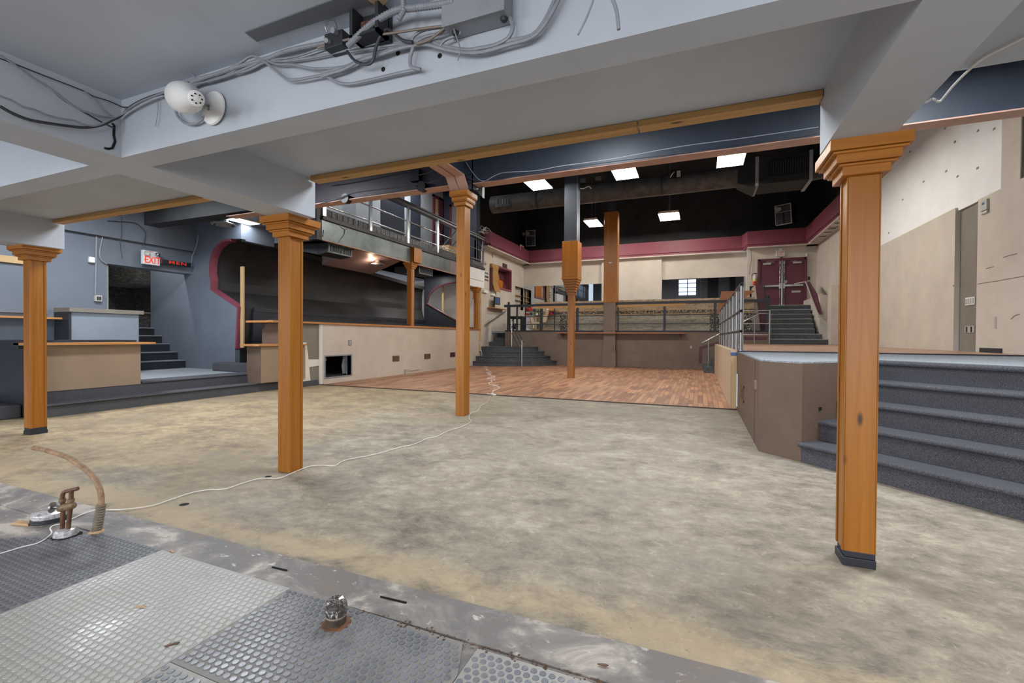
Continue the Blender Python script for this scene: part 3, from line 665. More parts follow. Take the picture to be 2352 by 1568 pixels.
conduit([(-1.084,1.490,2.535),(-1.080,1.490,2.509),(-1.077,1.490,2.468),(-1.088,1.490,2.452),(-1.100,1.490,2.437)], .011, 'ribbed flexible conduit dropping from the ceiling into the open box')
conduit([(-2.436,1.555,2.499),(-2.303,1.555,2.503),(-2.216,1.555,2.502),(-2.131,1.555,2.505),(-2.007,1.555,2.503),(-1.888,1.555,2.501),(-1.782,1.555,2.507),(-1.643,1.555,2.499),(-1.514,1.555,2.486)], .011, 'ribbed flexible conduit lying in the bundle between lamp and small box')
# electrical boxes
t = thing('trough_box', 'long grey metal trough box fixed under the ceiling against the boxed beam', 'electrical box', (-.77, 1.54, 2.365))
B(-.905, -.655, 1.497, 1.582, 2.366, 2.549).build('body', M['steelgrey'], t, bevel=.003)
B(-.908, -.652, 1.493, 1.497, 2.362, 2.549).build('cover_plate', M['steelgrey'], t)
for x in (-.875, -.672): MB().lathe([(.010, -.012), (.014, -.004), (.014, .002)], (x, 1.54, 2.366), 'Z', 12).build('cable_bushing', M['darkmetal'], t, smooth=True)
p0 = (-1.259,1.500,2.433); p1 = (-1.099,1.500,2.487)
t = thing('open_junction_box', 'large rusty open junction box with torn paper above it on the beam', 'junction box', (-1.27, 1.53, 2.43))
m = MB(); m.box(-1.345, -1.20, 1.555, 1.582, 2.425, 2.549)
m.box(-1.345, -1.33, 1.49, 1.56, 2.425, 2.549); m.box(-1.215, -1.20, 1.49, 1.56, 2.425, 2.549); m.box(-1.345, -1.20, 1.49, 1.56, 2.425, 2.436); m.build('shell', M['darkmetal'], t)
m = MB(); m.box(-1.31, -1.24, 1.515, 1.555, 2.445, 2.50); m.build('splice_block', M['rust'], t, bevel=.005)
t = thing('small_junction_box', 'small dark open junction box with a wire bracket left of the large one', 'junction box', (-1.46, 1.55, 2.44))
m = MB(); m.box(-1.51, -1.41, 1.52, 1.582, 2.435, 2.50); m.build('shell', M['darkmetal'], t, bevel=.003)
m = MB(); m.tube(smoothpts([(-1.49, 1.515, 2.50), (-1.488, 1.505, 2.525), (-1.44, 1.505, 2.53), (-1.43, 1.51, 2.49)], 4), .003, 6); m.build('bracket', M['steel'], t)
m = MB(); m.cyl((-1.44, 1.52, 2.49), (-1.44, 1.495, 2.485), .012, n=10); m.cyl((-1.48, 1.52, 2.46), (-1.48, 1.50, 2.455), .010, n=10); m.build('connectors', M['steelgrey'], t, smooth=True)
m = MB(); pl = [(-1.238,1.478,2.544),(-1.232,1.501,2.544),(-1.202,1.524,2.544),(-1.170,1.510,2.544),(-1.147,1.475,2.544),(-1.204,1.447,2.544)]
tag(m.prism([(p[0], p[1]) for p in pl], 'Z', 2.541, 2.5455).build('torn_ceiling_paper', M['torn']), 'torn tan paper facing at the ceiling above the open junction box', 'torn paper')
m = MB().prism([(p[0], p[1]) for p in [(-1.885,1.435,2.547),(-1.375,1.428,2.547),(-1.033,1.423,2.547),(-0.810,1.512,2.547),(-1.254,1.507,2.547),(-1.893,1.500,2.547)]], 'Z', 2.546, 2.5495)
tag(m.build('ceiling_patch', M['patch']), 'dark unpainted patch on the grey ceiling in front of the boxes', 'ceiling patch')
for px, lb in (((-1.248,1.584,2.328), 'round hole in the boxed beam below the flat cable loop'), ((-0.971,1.584,2.322), 'round hole in the boxed beam below the heavy cables'), ((-1.173,1.584,2.379), 'round hole in the boxed beam beside the cable bundle')):
    tag(MB().lathe([(.010, -.001), (.010, .001)], px, 'Y', 14).build('drilled_hole', M['hole']), lb, 'hole', 'drilled holes in the boxed beam')
ck = [(-3.098,1.538,2.397),(-3.098,1.548,2.389),(-3.098,1.546,2.334),(-3.098,1.552,2.299),(-3.098,1.539,2.257),(-3.098,1.519,2.245),(-3.098,1.502,2.243)]
tag(MB().tube(ck, .0065, 5).build('drywall_tear', M['hole']), 'jagged black tear in the drywall at the corner of the boxed beams', 'tear')
# white spot lamp on the beam
t = thing('spot_lamp', 'white bullet spot lamp on a round white base mounted on the grey beam', 'lamp', (-2.30, 1.50, 2.28))
dc = Vector((-2.293,1.575,2.350))
MB().lathe([(.06, .008), (.078, .004), (.085, -.004), (.081, -.012), (.04, -.028), (.0, -.034)], dc, 'Y', 32).build('mounting_base', M['whiteplastic'], t, smooth=True)
capc = Vector((-2.112,1.370,2.267)); rimc = Vector((-2.398,1.490,2.384))
d = (rimc-capc); ln = d.length
sh = MB().lathe_dir([(.0, -.002), (.028, .0), (.033, .004), (.036, ln*.30), (.044, ln*.40), (.066, ln*.62), (.074, ln*.9), (.074, ln+.02), (.068, ln+.02), (.060, ln*.65)], capc, d, 32).build('lamp_shade', M['whiteplastic'], t, smooth=True)
dn = d.normalized(); q = dn.to_track_quat('Z', 'Y')
h = MB()
for k in range(7):
    a = 2*math.pi*k/7+.3; c0 = capc + q @ Vector((.020*math.cos(a), .020*math.sin(a), -.0045)); h.cyl(c0, c0+dn*.003, .0036, n=8)
h.build('vent_holes', M['hole'], sh)
MB().tube([capc+dn*.06+q @ Vector((.0, -.0, 0)), dc+Vector((-.0, -.03, .0))], .008, 10).build('swivel_arm', M['steel'], t, smooth=True)
MB().cyl(dc+Vector((.006, -.031, -.02)), dc+Vector((.006, -.036, -.02)), .006, n=10).build('screw', M['steel'], t)
cable([(-2.571,1.560,2.399),(-2.564,1.560,2.363),(-2.528,1.560,2.325),(-2.479,1.560,2.299),(-2.424,1.560,2.289),(-2.370,1.560,2.298),(-2.330,1.560,2.317)], .007, 'cable', 'grey cable looping under the white spot lamp')
# dangling wires at the ceiling
cable([(-0.276,1.250,2.141),(-0.281,1.250,2.118),(-0.298,1.250,2.080),(-0.320,1.250,2.042)], .003, 'cable', 'thin loose wire hanging from the ceiling, left of two')
cable([(-0.231,1.250,2.128),(-0.222,1.250,2.107),(-0.213,1.250,2.074),(-0.208,1.250,2.029)], .005, 'cable', 'thicker loose wire hanging from the ceiling, right of two')
cable([(1.329,2.715,2.535),(1.316,2.729,2.535),(1.272,2.796,2.535),(1.236,2.860,2.535),(1.225,2.970,2.535),(1.226,3.106,2.535),(1.235,3.211,2.535),(1.240,3.283,2.535)] + [(1.138,3.050,2.443),(1.120,3.050,2.458),(1.095,3.050,2.447),(1.077,3.050,2.455)], .006, 'whitecable', 'white painted cable hanging from the ceiling edge at the right')
# ================================================================== RIGHT STAIRS AND PLATFORM
t = thing('carpeted_staircase', 'wide charcoal carpeted staircase of five steps set diagonally behind the nearest post', 'staircase', (2.6, 4.2, 0))
RS, TR = .194, .27
def diag(m, s0, s1, z0, z1, e0, far=4.4):
    # slab between the diagonal lines x+y=s0 and x+y=s1; left end on the line x-y=e0
    a = ((s0+e0)/2, (s0-e0)/2); b = ((s1+e0)/2, (s1-e0)/2)
    m.prism([a, b, (far, s1-far), (far, s0-far)], 'Z', z0, z1)
for k in range(5):
    s0 = 6.06+k*TR*math.sqrt(2); z1 = RS*(k+1)
    m = MB(); diag(m, s0, 7.9 if k < 4 else s0+.02, z1-RS, z1-.03, -4.205)
    rs = m.build('riser', M['carpet'], t)
    if k < 4:
        m = MB(); n = 7; rings = []
        e0 = -4.225
        s1 = s0+TR*math.sqrt(2)+.05
        prof = [(s1, z1-.03), (s1, z1)] + [(s0-.045+.03*(1-math.sin(math.pi*i/8)), z1-.0225+.0225*math.cos(math.pi*i/8)) for i in range(9)]
        rings = [[((s+e0)/2, (s-e0)/2, z) for s, z in prof], [(4.4, s-4.4, z) for s, z in prof]]
        m.loft(rings); m.build('tread', M['carpet'], t)
m = MB(); s0 = 6.06+4*TR*math.sqrt(2); prof = [(s0+.12, .935), (s0+.12, .975)] + [(s0-.05+.03*(1-math.sin(math.pi*i/8)), .95+.025*math.cos(math.pi*i/8)) for i in range(9)]
m.loft([[((s-4.18)/2, (s+4.18)/2, z) for s, z in prof], [(4.4, s-4.4, z) for s, z in prof]]); m.build('tread', M['carpet'], t)
t = thing('platform_box', 'dark brown panelled corner of the raised platform beside the diagonal stairs', 'platform', (.75, 6.5, 0))
B(.60, .62, 5.46, 8.40, 0, .955).build('side_panel', M['darkbrown'], t)
MB().prism([(.60, 5.46), (.93, 5.13), (.945, 5.15), (.62, 5.475)], 'Z', 0, .955).build('corner_panel', M['darkbrown'], t)
MB().prism([(.93, 5.13), (1.72, 5.92), (1.70, 5.935), (.93, 5.16)], 'Z', 0, .955).build('stair_panel', M['darkbrown'], t)
v = MB(); y0, y1, z0, z1 = (7.175,7.632,0.285,0.519)
for i in range(9): v.box(.590, .602, y0+.05, y1-.05, z0+.05+i*(z1-z0-.1)/9, z0+.05+i*(z1-z0-.1)/9+.02)
v.box(.592, .6, y0, y1, z0, z0+.03); v.box(.592, .6, y0, y1, z1-.03, z1); v.box(.592, .6, y0, y0+.03, z0, z1); v.box(.592, .6, y1-.03, y1, z0, z1)
v.build('vent_grille', M['darkbrown'], t)
y0, y1, z0, z1 = (5.677,5.791,0.628,0.729)
m = B(.588, .6, y0, y1, z0, z1); m.build('switch_plate', M['tan'], t)
m = B(.596, .6005, 5.86, 5.868, .0, .95); m.build('panel_joint', M['burgdark'], t)
p = Vector((1.000,5.330,0.502))
MB().prism([(1.10, .52), (1.13, .525), (1.128, .50), (1.112, .48), (1.105, .50)], 'Y', 5.298, 5.302).build('punched_hole', M['hole'], t)
tag(B(.50, .60, 8.55, 16.7, .012, .99).build('side_partition', M['ply']), 'pale plywood knee wall along the side of the raised stage', 'knee wall')
tag(B(.505, .595, 8.50, 8.548, .012, .90).build('end_stud', M['pineZ']), 'bare stud at the open end of the plywood knee wall', 'stud')
tag(B(.50, .61, 8.49, 8.56, .905, .955).build('blue_shim', plain('blue_painted_block', (70, 96, 140), .5)), 'small blue painted block on top of the bare stud', 'block')
# stage railing with open tube ends
t = thing('stage_railing', 'chrome pipe railing of three rails and eight posts along the stage edge', 'railing', (.64, 12.6, .985))
ys = [8.46, 9.45, 10.45, 11.6, 12.8, 14.05, 15.3, 16.6]
for y in ys:
    m = MB(); m.cyl((.645, y, .985), (.645, y, 2.08), .024, n=12); m.cyl((.645, y, .985), (.645, y, 1.0), .045, n=12); m.build('post', M['steel'], t, smooth=True)
    m = MB(); m.cyl((.675, y+.02, .985), (.675, y+.02, 2.05), .012, n=8); m.build('thin_post', M['chrome'], t, smooth=True)
for z in (2.085, 1.648, 1.312):
    m = MB(); m.tube([(.645, 8.36, z), (.645, 16.7, z)], .026, 16, caps=False); m.build('rail', M['chrome'], t, smooth=True, thick=.006)
    B(.63, .66, 8.42, 8.43, z-.015, z+.015).build('tube_hollow', M['hole'], t)
t = thing('end_railing', 'chrome three-rail railing across the far end of the raised stage', 'railing', (1.4, 16.75, .985))
for x in (.72, 2.11): MB().cyl((x, 16.75, .985), (x, 16.75, 2.11), .028, n=12).build('post', M['steel'], t, smooth=True)
for z in (2.10, 1.675, 1.32): MB().cyl((.70, 16.75, z), (2.13, 16.75, z), .024, n=12).build('rail', M['chrome'], t, smooth=True)
t = thing('stair_handrail', 'slanting chrome handrail going down beside the stage to the dance floor', 'handrail', (.9, 17.0, .012))
MB().tube([(2.1, 17.0, 2.02), (1.85, 17.0, 2.02), (.10, 17.0, 1.02)], .024, 10).build('rail', M['chrome'], t, smooth=True)
for x, z0 in ((.31, .2), (1.7, .985)): MB().cyl((x, 17.0, z0), (x, 17.0, 1.14 if x < 1 else 1.93), .022, n=10).build('post', M['steel'], t, smooth=True)
t = thing('side_steps', 'small dark steps beside the stage going down to the dance floor', 'steps', (.4, 17.5, .012))
for i in range(4): B(.16+.26*i, 1.4, 16.72, 18.56, .012+.19*i, .20+.19*i).build('step', M['rubbertread'], t)
tag(MB().prism([(.0, .25), (.09, .25), (.12, .80), (1.3, 1.16), (2.25, 1.16), (2.25, 1.24), (1.28, 1.24), (.02, .86)], 'Y', 18.57, 18.598).build('skirting', M['burgdark']), 'burgundy skirting board on the brown wall behind the chrome handrail', 'skirting board')
# far stairs up to the doors
t = thing('dark_staircase', 'dark staircase of eight steps with pale nosings rising to the burgundy doors', 'staircase', (3.3, 19.6, .985))
for k in range(8):
    y = 18.6+k*.285; z = .985+.19*(k+1); x0 = 2.385+.012*k*.0+ .03*k; x1 = 4.10 if k < 1 else (4.0 if k == 1 else 3.80+.02*k)
    s_ = B(x0, x1, y, 22.0, .985+.19*k, z-.02).build('step', M['rubbertread'], t)
    B(x0-.01, x1, y-.02, y+.26, z-.02, z).build('nosing', M['nosing'], t)
pf = MB(); pf.box(4.12, 4.42, 18.3, 18.75, .985, 3.0); pf.box(3.98, 4.42, 19.2, 22.0, .985, 2.75)
struct('wall_right_pier', pf, M['beige'])
tag(MB().prism([(18.8, 2.05), (19.1, 2.05), (21.2, 3.42), (20.85, 3.42), (19.6, 2.85)], 'X', 3.94, 3.978).build('sloped_panel', M['burgdark']), 'sloped burgundy panel on the wall at the right of the dark stairs', 'wall panel')
t = thing('wall_handrail', 'pale handrail on the right wall of the dark stairs', 'handrail', (3.9, 19.9, 1.9))
MB().tube([(3.86, 18.75, 1.95), (3.86, 20.9, 3.42), (3.6, 21.6, 3.42)], .025, 8).build('rail', M['greyplastic'], t, smooth=True)
for y, z in ((19.1, 2.17), (20.6, 3.2)): MB().cyl((3.86, y, z), (3.98, y, z-.03), .014, n=8).build('bracket', M['darkmetal'], t)
t = thing('wing_wall', 'beige sloping wing wall with a burgundy cap left of the dark stairs', 'wing wall', (2.35, 20.6, 1.45))
MB().prism([(1.95, 1.45), (2.45, 1.45), (2.10, 3.35), (1.95, 3.2)], 'Y', 20.5, 20.62).build('body', M['beige'], t)
MB().prism([(2.27, 1.45), (2.50, 1.45), (2.33, 3.30), (2.06, 3.38)], 'Y', 20.46, 20.499).build('cap', M['burgdark'], t)
MB().tube([(2.56, 20.4, 1.5), (2.36, 20.4, 3.28)], .02, 8).build('handrail', M['darkmetal'], t)
# double door
dX0, dX1, dZ0, dZ1 = 2.335, 4.035, 2.50, 4.50
t = thing('double_door', 'burgundy double door with chrome panic bars at the top of the dark stairs', 'door', (3.18, 21.97, 2.5))
m = MB(); m.box(dX0-.05, dX0+.05, 21.90, 22.0, dZ0, dZ1+.05); m.box(dX1-.05, dX1+.05, 21.90, 22.0, dZ0, dZ1+.05); m.box(dX0, dX1, 21.90, 22.0, dZ1-.05, dZ1+.05); m.build('frame', M['burgdark'], t)
for x0, x1, s in ((dX0+.05, 3.165, 1), (3.215, dX1-.05, -1)):
    lf = B(x0, x1, 21.94, 21.985, dZ0, dZ1-.05).build('door_leaf', M['burgdark'], t)
    B(x0+.04, x1-.04, 21.86, 21.90, 3.36, 3.43).build('panic_bar', M['chrome'], lf)
    xi = x1-.05 if s > 0 else x0+.05
    m = MB(); m.cyl((xi, 21.91, dZ0+.02), (xi, 21.91, dZ1-.12), .012, n=8); m.box(xi-.035, xi+.035, 21.87, 21.93, 3.28, 3.5); m.box(xi-.035, xi+.035, 21.88, 21.93, dZ1-.2, dZ1-.07); m.box(xi-.035, xi+.035, 21.88, 21.93, dZ0, dZ0+.1); m.build('latch_rod', M['chrome'], lf)
    m = MB(); xo = x0+.10 if s > 0 else x1-.10-.30; m.box(xo, xo+.30, 21.87, 21.935, dZ1-.2, dZ1-.13); m.box(xo+.12, xo+.42 if s > 0 else xo-.1, 21.90, 21.92, dZ1-.1, dZ1-.085); m.build('door_closer', M['greyplastic'], lf)
B(3.165, 3.215, 21.88, 21.95, dZ0, dZ1-.05).build('mullion', M['chrome'], t)
B(3.55, 3.87, 21.93, 21.939, 3.10, 3.18).build('notice_plate', M['greyplastic'], t)
MB().prism([(3.29, 3.62), (3.38, 3.62), (3.38, 3.52), (3.335, 3.47), (3.29, 3.52)], 'Y', 21.93, 21.939).build('shield_sticker', M['greyplastic'], t)
def exit_sign(loc, ax, w, h, label, scale=1.0):
    # ax 'Y' faces -Y, 'X' faces +X
    t = thing('exit_sign', label, 'exit sign', loc)
    x, y, z = loc
    if ax == 'Y':
        B(x-w/2, x+w/2, y-.07, y, z, z+h).build('housing', M['signwhite'], t, bevel=.006)
        rot = Matrix.Rotation(math.pi/2, 4, 'X')
        text_mesh('EXIT', h*.72, 'lettering', M['exitfaint'], t, (x, y-.072, z+h*.30), rot, .002, 1.0, .95*w/h*.52)
        for s in (-1, 1):
            MB().lathe_dir([(.03, 0), (.045, .05), (.045, .07), (.0, .07)], (x+s*w*.28, y-.06, z+h*.80), (s*.3, -1, .1), 14).build('lamp_head', M['greyplastic'], t, smooth=True)
    else:
        B(x, x+.08, y-w/2, y+w/2, z, z+h).build('housing', M['signwhite'], t, bevel=.006)
        rot = Matrix.Rotation(math.pi/2, 4, 'Z') @ Matrix.Rotation(math.pi/2, 4, 'X')
        text_mesh('EXIT', h*.70, 'lettering', M['exitred'], t, (x+.082, y+.02, z+h*.31), rot, .002, 1.02, .72)
        MB().prism([(y-w*.45, z+h*.30), (y-w*.40, z+h*.37), (y-w*.40, z+h*.23)], 'X', x+.081, x+.084).build('arrow', M['exitred'], t)
        for s in (-1, 1):
            MB().lathe_dir([(.02, 0), (.04, .03), (.055, .09), (.05, .10), (.0, .09)], (x+.06, y+s*w*.22, z+h*.80), (.9, s*.5, -.1), 16).build('lamp_head', M['greyplastic'] if s < 0 else M['chrome'], t, smooth=True)
        B(x+.081, x+.083, y-w*.12, y+w*.12, z+h*.90, z+h*.98).build('test_label', plain('pink_label', (196, 150, 160), .6), t)
    return t
a, b, c, d = (2.965,3.287,4.637,4.968)
exit_sign(((a+b)/2, 22.0, c), 'Y', b-a, d-c, 'faded white and red exit sign above the burgundy double door')
tag(MB().lathe([(.03, -.05), (.05, -.02), (.05, 0)], (3.180,22.000,4.556), 'Y', 14).build('door_buzzer', M['darkmetal'], smooth=True), 'small dark round buzzer between exit sign and double door', 'buzzer')
tag(B(4.13, 4.2, 21.94, 22.0, 3.60, 3.74).build('switch_plate', M['darkmetal']), 'dark switch plate right of the double door', 'switch')
tag(B(4.05, 4.10, 21.93, 22.0, 4.58, 4.70).build('door_sensor', M['whiteplastic'], bevel=.01), 'small white sensor at the upper right corner of the double door', 'sensor')
t = thing('fire_extinguisher', 'fire extinguisher hung on the wall left of the burgundy double door', 'fire extinguisher', (2.18, 21.9, 3.45))
MB().lathe([(.0, 3.45), (.06, 3.45), (.065, 3.48), (.065, 3.62)], (2.18, 21.9, 0), 'Z', 16).build('cylinder', M['red'], t, smooth=True)
MB().lathe([(.066, 3.62), (.066, 3.68)], (2.18, 21.9, 0), 'Z', 16).build('label_band', M['yellow'], t, smooth=True)
MB().lathe([(.065, 3.68), (.065, 3.82), (.03, 3.90), (.02, 3.93), (0, 3.93)], (2.18, 21.9, 0), 'Z', 16).build('upper_body', M['paper'], t, smooth=True)
m = MB(); m.box(2.15, 2.26, 21.88, 21.92, 3.93, 3.97); m.tube(smoothpts([(2.15, 21.88, 3.95), (2.08, 21.86, 3.9), (2.07, 21.86, 3.7)], 4), .012, 6); m.build('valve', M['blackplastic'], t)
cable([(2.02, 21.95, 5.0), (2.05, 21.95, 4.6), (2.0, 21.93, 4.2), (1.98, 21.95, 3.9)], .008, 'cabledark', 'dark wire running down the wall above the fire extinguisher')
# right wall details
a, b, c, d = (9.970,10.151,3.306,3.535)
t = thing('thermostat', 'beige thermostat on the right wall beside the grey recess', 'thermostat', (4.40, (a+b)/2, c))
B(4.385, 4.42, a, b, c+.05, d).build('body', M['greyplastic'], t, bevel=.006); B(4.383, 4.386, a+.06, a+.13, d-.08, d-.04).build('display', M['screen'], t); B(4.39, 4.42, a, b, c, c+.04).build('lower_lip', M['greyplastic'], t)
for (px, lb, n) in (((10.520,10.821,1.816,1.956), 'white switch plate with four switches in the grey wall recess', 4), ((10.518,10.819,1.318,1.440), 'grey double socket plate low in the grey wall recess', 2)):
    a, b, c, d = px
    t = thing('wall_plate', lb, 'wall plate', (4.49, (a+b)/2, c))
    B(4.485, 4.5, a, b, c, d).build('plate', M['whiteplastic'] if n == 4 else M['greyplastic'], t, bevel=.004)
    for i in range(n):
        ya = a+(b-a)*(i+.5)/n; B(4.478, 4.485, ya-.02, ya+.02, (c+d)/2-.05, (c+d)/2+.05).build('switch' if n == 4 else 'socket', M['greyplastic'] if n == 4 else M['darkmetal'], t)
p = (4.415,9.726,1.478)
tag(B(4.405, 4.42, p[1]-.02, p[1]+.02, p[2]-.10, p[2]+.09).build('wall_hook', M['greyplastic']), 'small vertical metal clip on the right beige wall', 'clip')
nl = MB()
for q in ((4.455,11.202,4.942), (4.455,11.596,5.363), (4.455,10.428,4.831), (4.455,12.492,4.600), (4.455,11.516,4.496), (4.455,11.086,4.254), (4.455,9.956,4.662), (4.455,13.205,5.515), (4.455,10.421,4.180), (4.455,14.414,3.901), (4.455,13.579,4.520)):
    nl.box(4.452, 4.462, q[1]-.03, q[1]+.03, q[2]-.015, q[2]+.015)
struct('trim_22', nl, plain('wall_scuff', (150, 144, 134), .8), 'small brown chips in the white wall')
sc = MB()
for l_ in ([(4.417,9.567,2.493),(4.417,9.394,2.498),(4.417,9.229,2.497)], [(4.417,10.021,2.379),(4.417,9.899,2.383),(4.417,9.815,2.385)], [(4.417,9.345,1.512),(4.417,9.263,1.562),(4.417,9.142,1.583)], [(4.417,11.067,2.223),(4.417,11.065,2.190)], [(4.418,10.259,2.151),(4.418,9.717,2.141),(4.418,9.062,2.136)]): sc.tube(l_, .006, 4)
struct('trim_23', sc, plain('scuff_mark', (134, 124, 112), .8), 'scuff marks on the right wall')
# ================================================================== MEZZANINE
t = thing('mezzanine_railing', 'navy railing with timber top rail along the mezzanine edge', 'railing', (-2.9, 18.6, 1.44))
for x, w, zt in ((-7.40, .05, 2.5), (-6.28, .10, 2.5), (-4.70, .09, 2.5), (-3.02, .05, 2.5), (-1.24, .09, 2.5), (.552, .09, 2.5)): B(x-w/2, x+w/2, 18.55, 18.65, 1.44, zt).build('post', M['navydark'], t)
for x, zt in ((-7.80, 2.62), (2.28, 2.62)):
    nw = MB(); nw.box(x-.06, x+.06, 18.54, 18.66, 1.44, zt); nw.build('newel_post', M['navydark'], t)
    MB().lathe([(.0, zt+.12), (.05, zt+.10), (.06, zt+.06), (.04, zt+.02), (.05, zt), (0, zt)], (x, 18.6, 0), 'Z', 14).build('finial', M['navydark'], t, smooth=True)
for z in (2.07, 1.735): B(-7.75, 2.25, 18.585, 18.615, z-.015, z+.015).build('rail', M['darkmetal'], t)
B(-8.0, 2.25, 18.53, 18.67, 2.50, 2.60).build('top_rail', M['navydark'], t)
B(-6.60, -3.62, 18.50, 18.53, 2.40, 2.50).build('timber_batten', M['pineX'], t)
B(-3.02, -.45, 18.50, 18.53, 2.40, 2.50).build('timber_batten', M['pineX'], t)
t = thing('wall_shelf', 'long reddish wooden shelf on the brown mezzanine front', 'shelf', (-2.96, 18.42, 1.34))
B(-5.48, -.46, 18.25, 18.6, 1.345, 1.385).build('shelf_board', M['counterX'], t, bevel=.004)
for x in (-5.3, -.65): MB().prism([(18.58, 1.345), (18.35, 1.345), (18.58, 1.20)], 'X', x-.02, x+.02).build('bracket', M['brown'], t)
tag(B(-2.90, -2.10, 18.58, 18.602, .03, .52).build('access_hatch', M['brown']), 'flush brown access hatch low in the mezzanine front beside the column', 'hatch')
x_, _, z_ = (-0.273,18.580,0.839)
tag(B(x_-.03, x_+.03, 18.57, 18.6, z_-.05, z_+.05).build('socket_plate', M['greyplastic']), 'small pale socket plate on the brown mezzanine front', 'socket')
x_, _, z_ = (-0.333,18.580,0.689)
# stone bar
t = thing('stone_bar', 'bar clad in stacked ledge stone with a brown granite top on the mezzanine', 'bar', (-2.5, 20.3, 1.452))
B(-7.0, 1.95, 20.05, 20.7, 1.452, 2.19).build('ledge_stone_front', M['ledge'], t)
B(-7.0, 1.98, 20.02, 20.05, 2.19, 2.215).build('lower_wood_strip', M['pineX'], t)
B(-7.0, 1.98, 20.03, 20.7, 2.215, 2.335).build('pebble_band', M['pebble'], t)
B(-7.0, 1.98, 20.02, 20.05, 2.335, 2.36).build('upper_wood_strip', M['pineX'], t)
B(-7.0, 1.98, 20.06, 20.7, 2.36, 2.72).build('granite_panel', M['granite'], t)
B(-7.05, 2.0, 20.0, 20.75, 2.72, 2.80).build('granite_top', M['granite'], t)
for x in (-5.65, .62, 1.70): B(x-.22, x+.22, 20.035, 20.06, 1.452, 2.19).build('pebble_pilaster', M['pebble'], t)
tag(MB().prism([(.62, 2.1), (1.0, 2.3), (1.95, 2.98), (1.95, 3.02), (.8, 3.02)], 'Y', 19.6, 19.65).build('loose_board', M['counterX']), 'sawn triangular wooden board standing behind the stage railing', 'board')
# mirrors
t = thing('wall_mirror', 'wide mirror on the back wall left of the raised panel', 'mirror', (-6.5, 22.79, 2.8))
B(-8.68, -4.52, 22.775, 22.80, 2.75, 3.87).build('glass', M['mirror'], t)
t = thing('wall_mirror', 'wide mirror on the back wall left of the double door', 'mirror', (.2, 22.79, 2.85))
B(-1.64, .05, 22.775, 22.80, 2.75, 3.95).build('glass', M['mirror'], t); B(.06, 1.88, 22.775, 22.80, 2.75, 3.95).build('glass', M['mirror'], t)
tag(B(2.0, 2.24, 21.95, 22.0, 2.75, 3.42).build('wall_mirror', M['mirror']), 'narrow mirror strip on the wall below the fire extinguisher', 'mirror')
# ================================================================== CORNER STEPS
t = thing('curved_steps', 'quarter-round dark steps in the far left corner of the dance floor', 'steps', (-7.6, 17.8, .012))
def qs(m, rx, ry, z0, z1):
    P = [(-8.5, 18.57)]; P += [(-8.5, 18.57-ry)] ; n = 18
    for i in range(n+1):
        a = -math.pi/2*(1-i/n)-.09*(1-i/n); P.append((-8.3+rx*math.cos(a), 18.57+ry*math.sin(a)))
    return m.prism([p for p in P if True], 'Z', z0, z1)
for i, (rx, ry) in enumerate(((2.72, 2.15), (2.43, 1.87), (2.16, 1.59), (1.88, 1.31))):
    s_ = qs(MB(), rx, ry, .012+.19*i, .165+.19*i).build('step', M['rubbertread'], t)
    qs(MB(), rx+.03, ry+.03, .165+.19*i, .20+.19*i).build('tread', M['rubbertread'], t)
for k in range(3):
    y = 18.45+.45*k; z = .77+.19*(k+1)
    B(-8.68, -7.98, y, 20.4, z-.19, z).build('upper_step', M['rubbertread'], t)
t = thing('corner_handrail', 'slanting chrome handrail on two posts over the quarter-round steps', 'handrail', (-7.3, 17.4, .2))
pA = Vector((-7.293,17.750,1.890)); pB = Vector((-6.450,16.750,1.093))
MB().cyl((pA.x, pA.y, .77), (pA.x, pA.y, pA.z), .022, n=10).build('post', M['chrome'], t, smooth=True)
MB().cyl((pB.x, pB.y, .012), (pB.x, pB.y, pB.z), .022, n=10).build('post', M['chrome'], t, smooth=True)
dd = (pB-pA)
for dz, e in ((0, .12), (-.26, -.04), (-.55, -.04)):
    MB().tube([pA+Vector((0, 0, dz)), pB+dd*e+Vector((0, 0, dz))], .02, 8).build('rail', M['darkmetal'] if dz else M['darkmetal'], t, smooth=True)
t = thing('wall_handrail', 'silver handrail climbing the left beige wall above the corner steps', 'handrail', (-8.6, 18.6, 1.6))
h0 = Vector((-8.600,17.935,1.698)); h1 = Vector((-8.600,20.152,2.426))
MB().tube([h0, h1], .03, 8).build('rail', M['steel'], t, smooth=True)
for f in (.15, .85):
    q = h0.lerp(h1, f); MB().cyl(q, q+Vector((-.1, 0, -.04)), .014, n=6).build('bracket', M['darkmetal'], t)
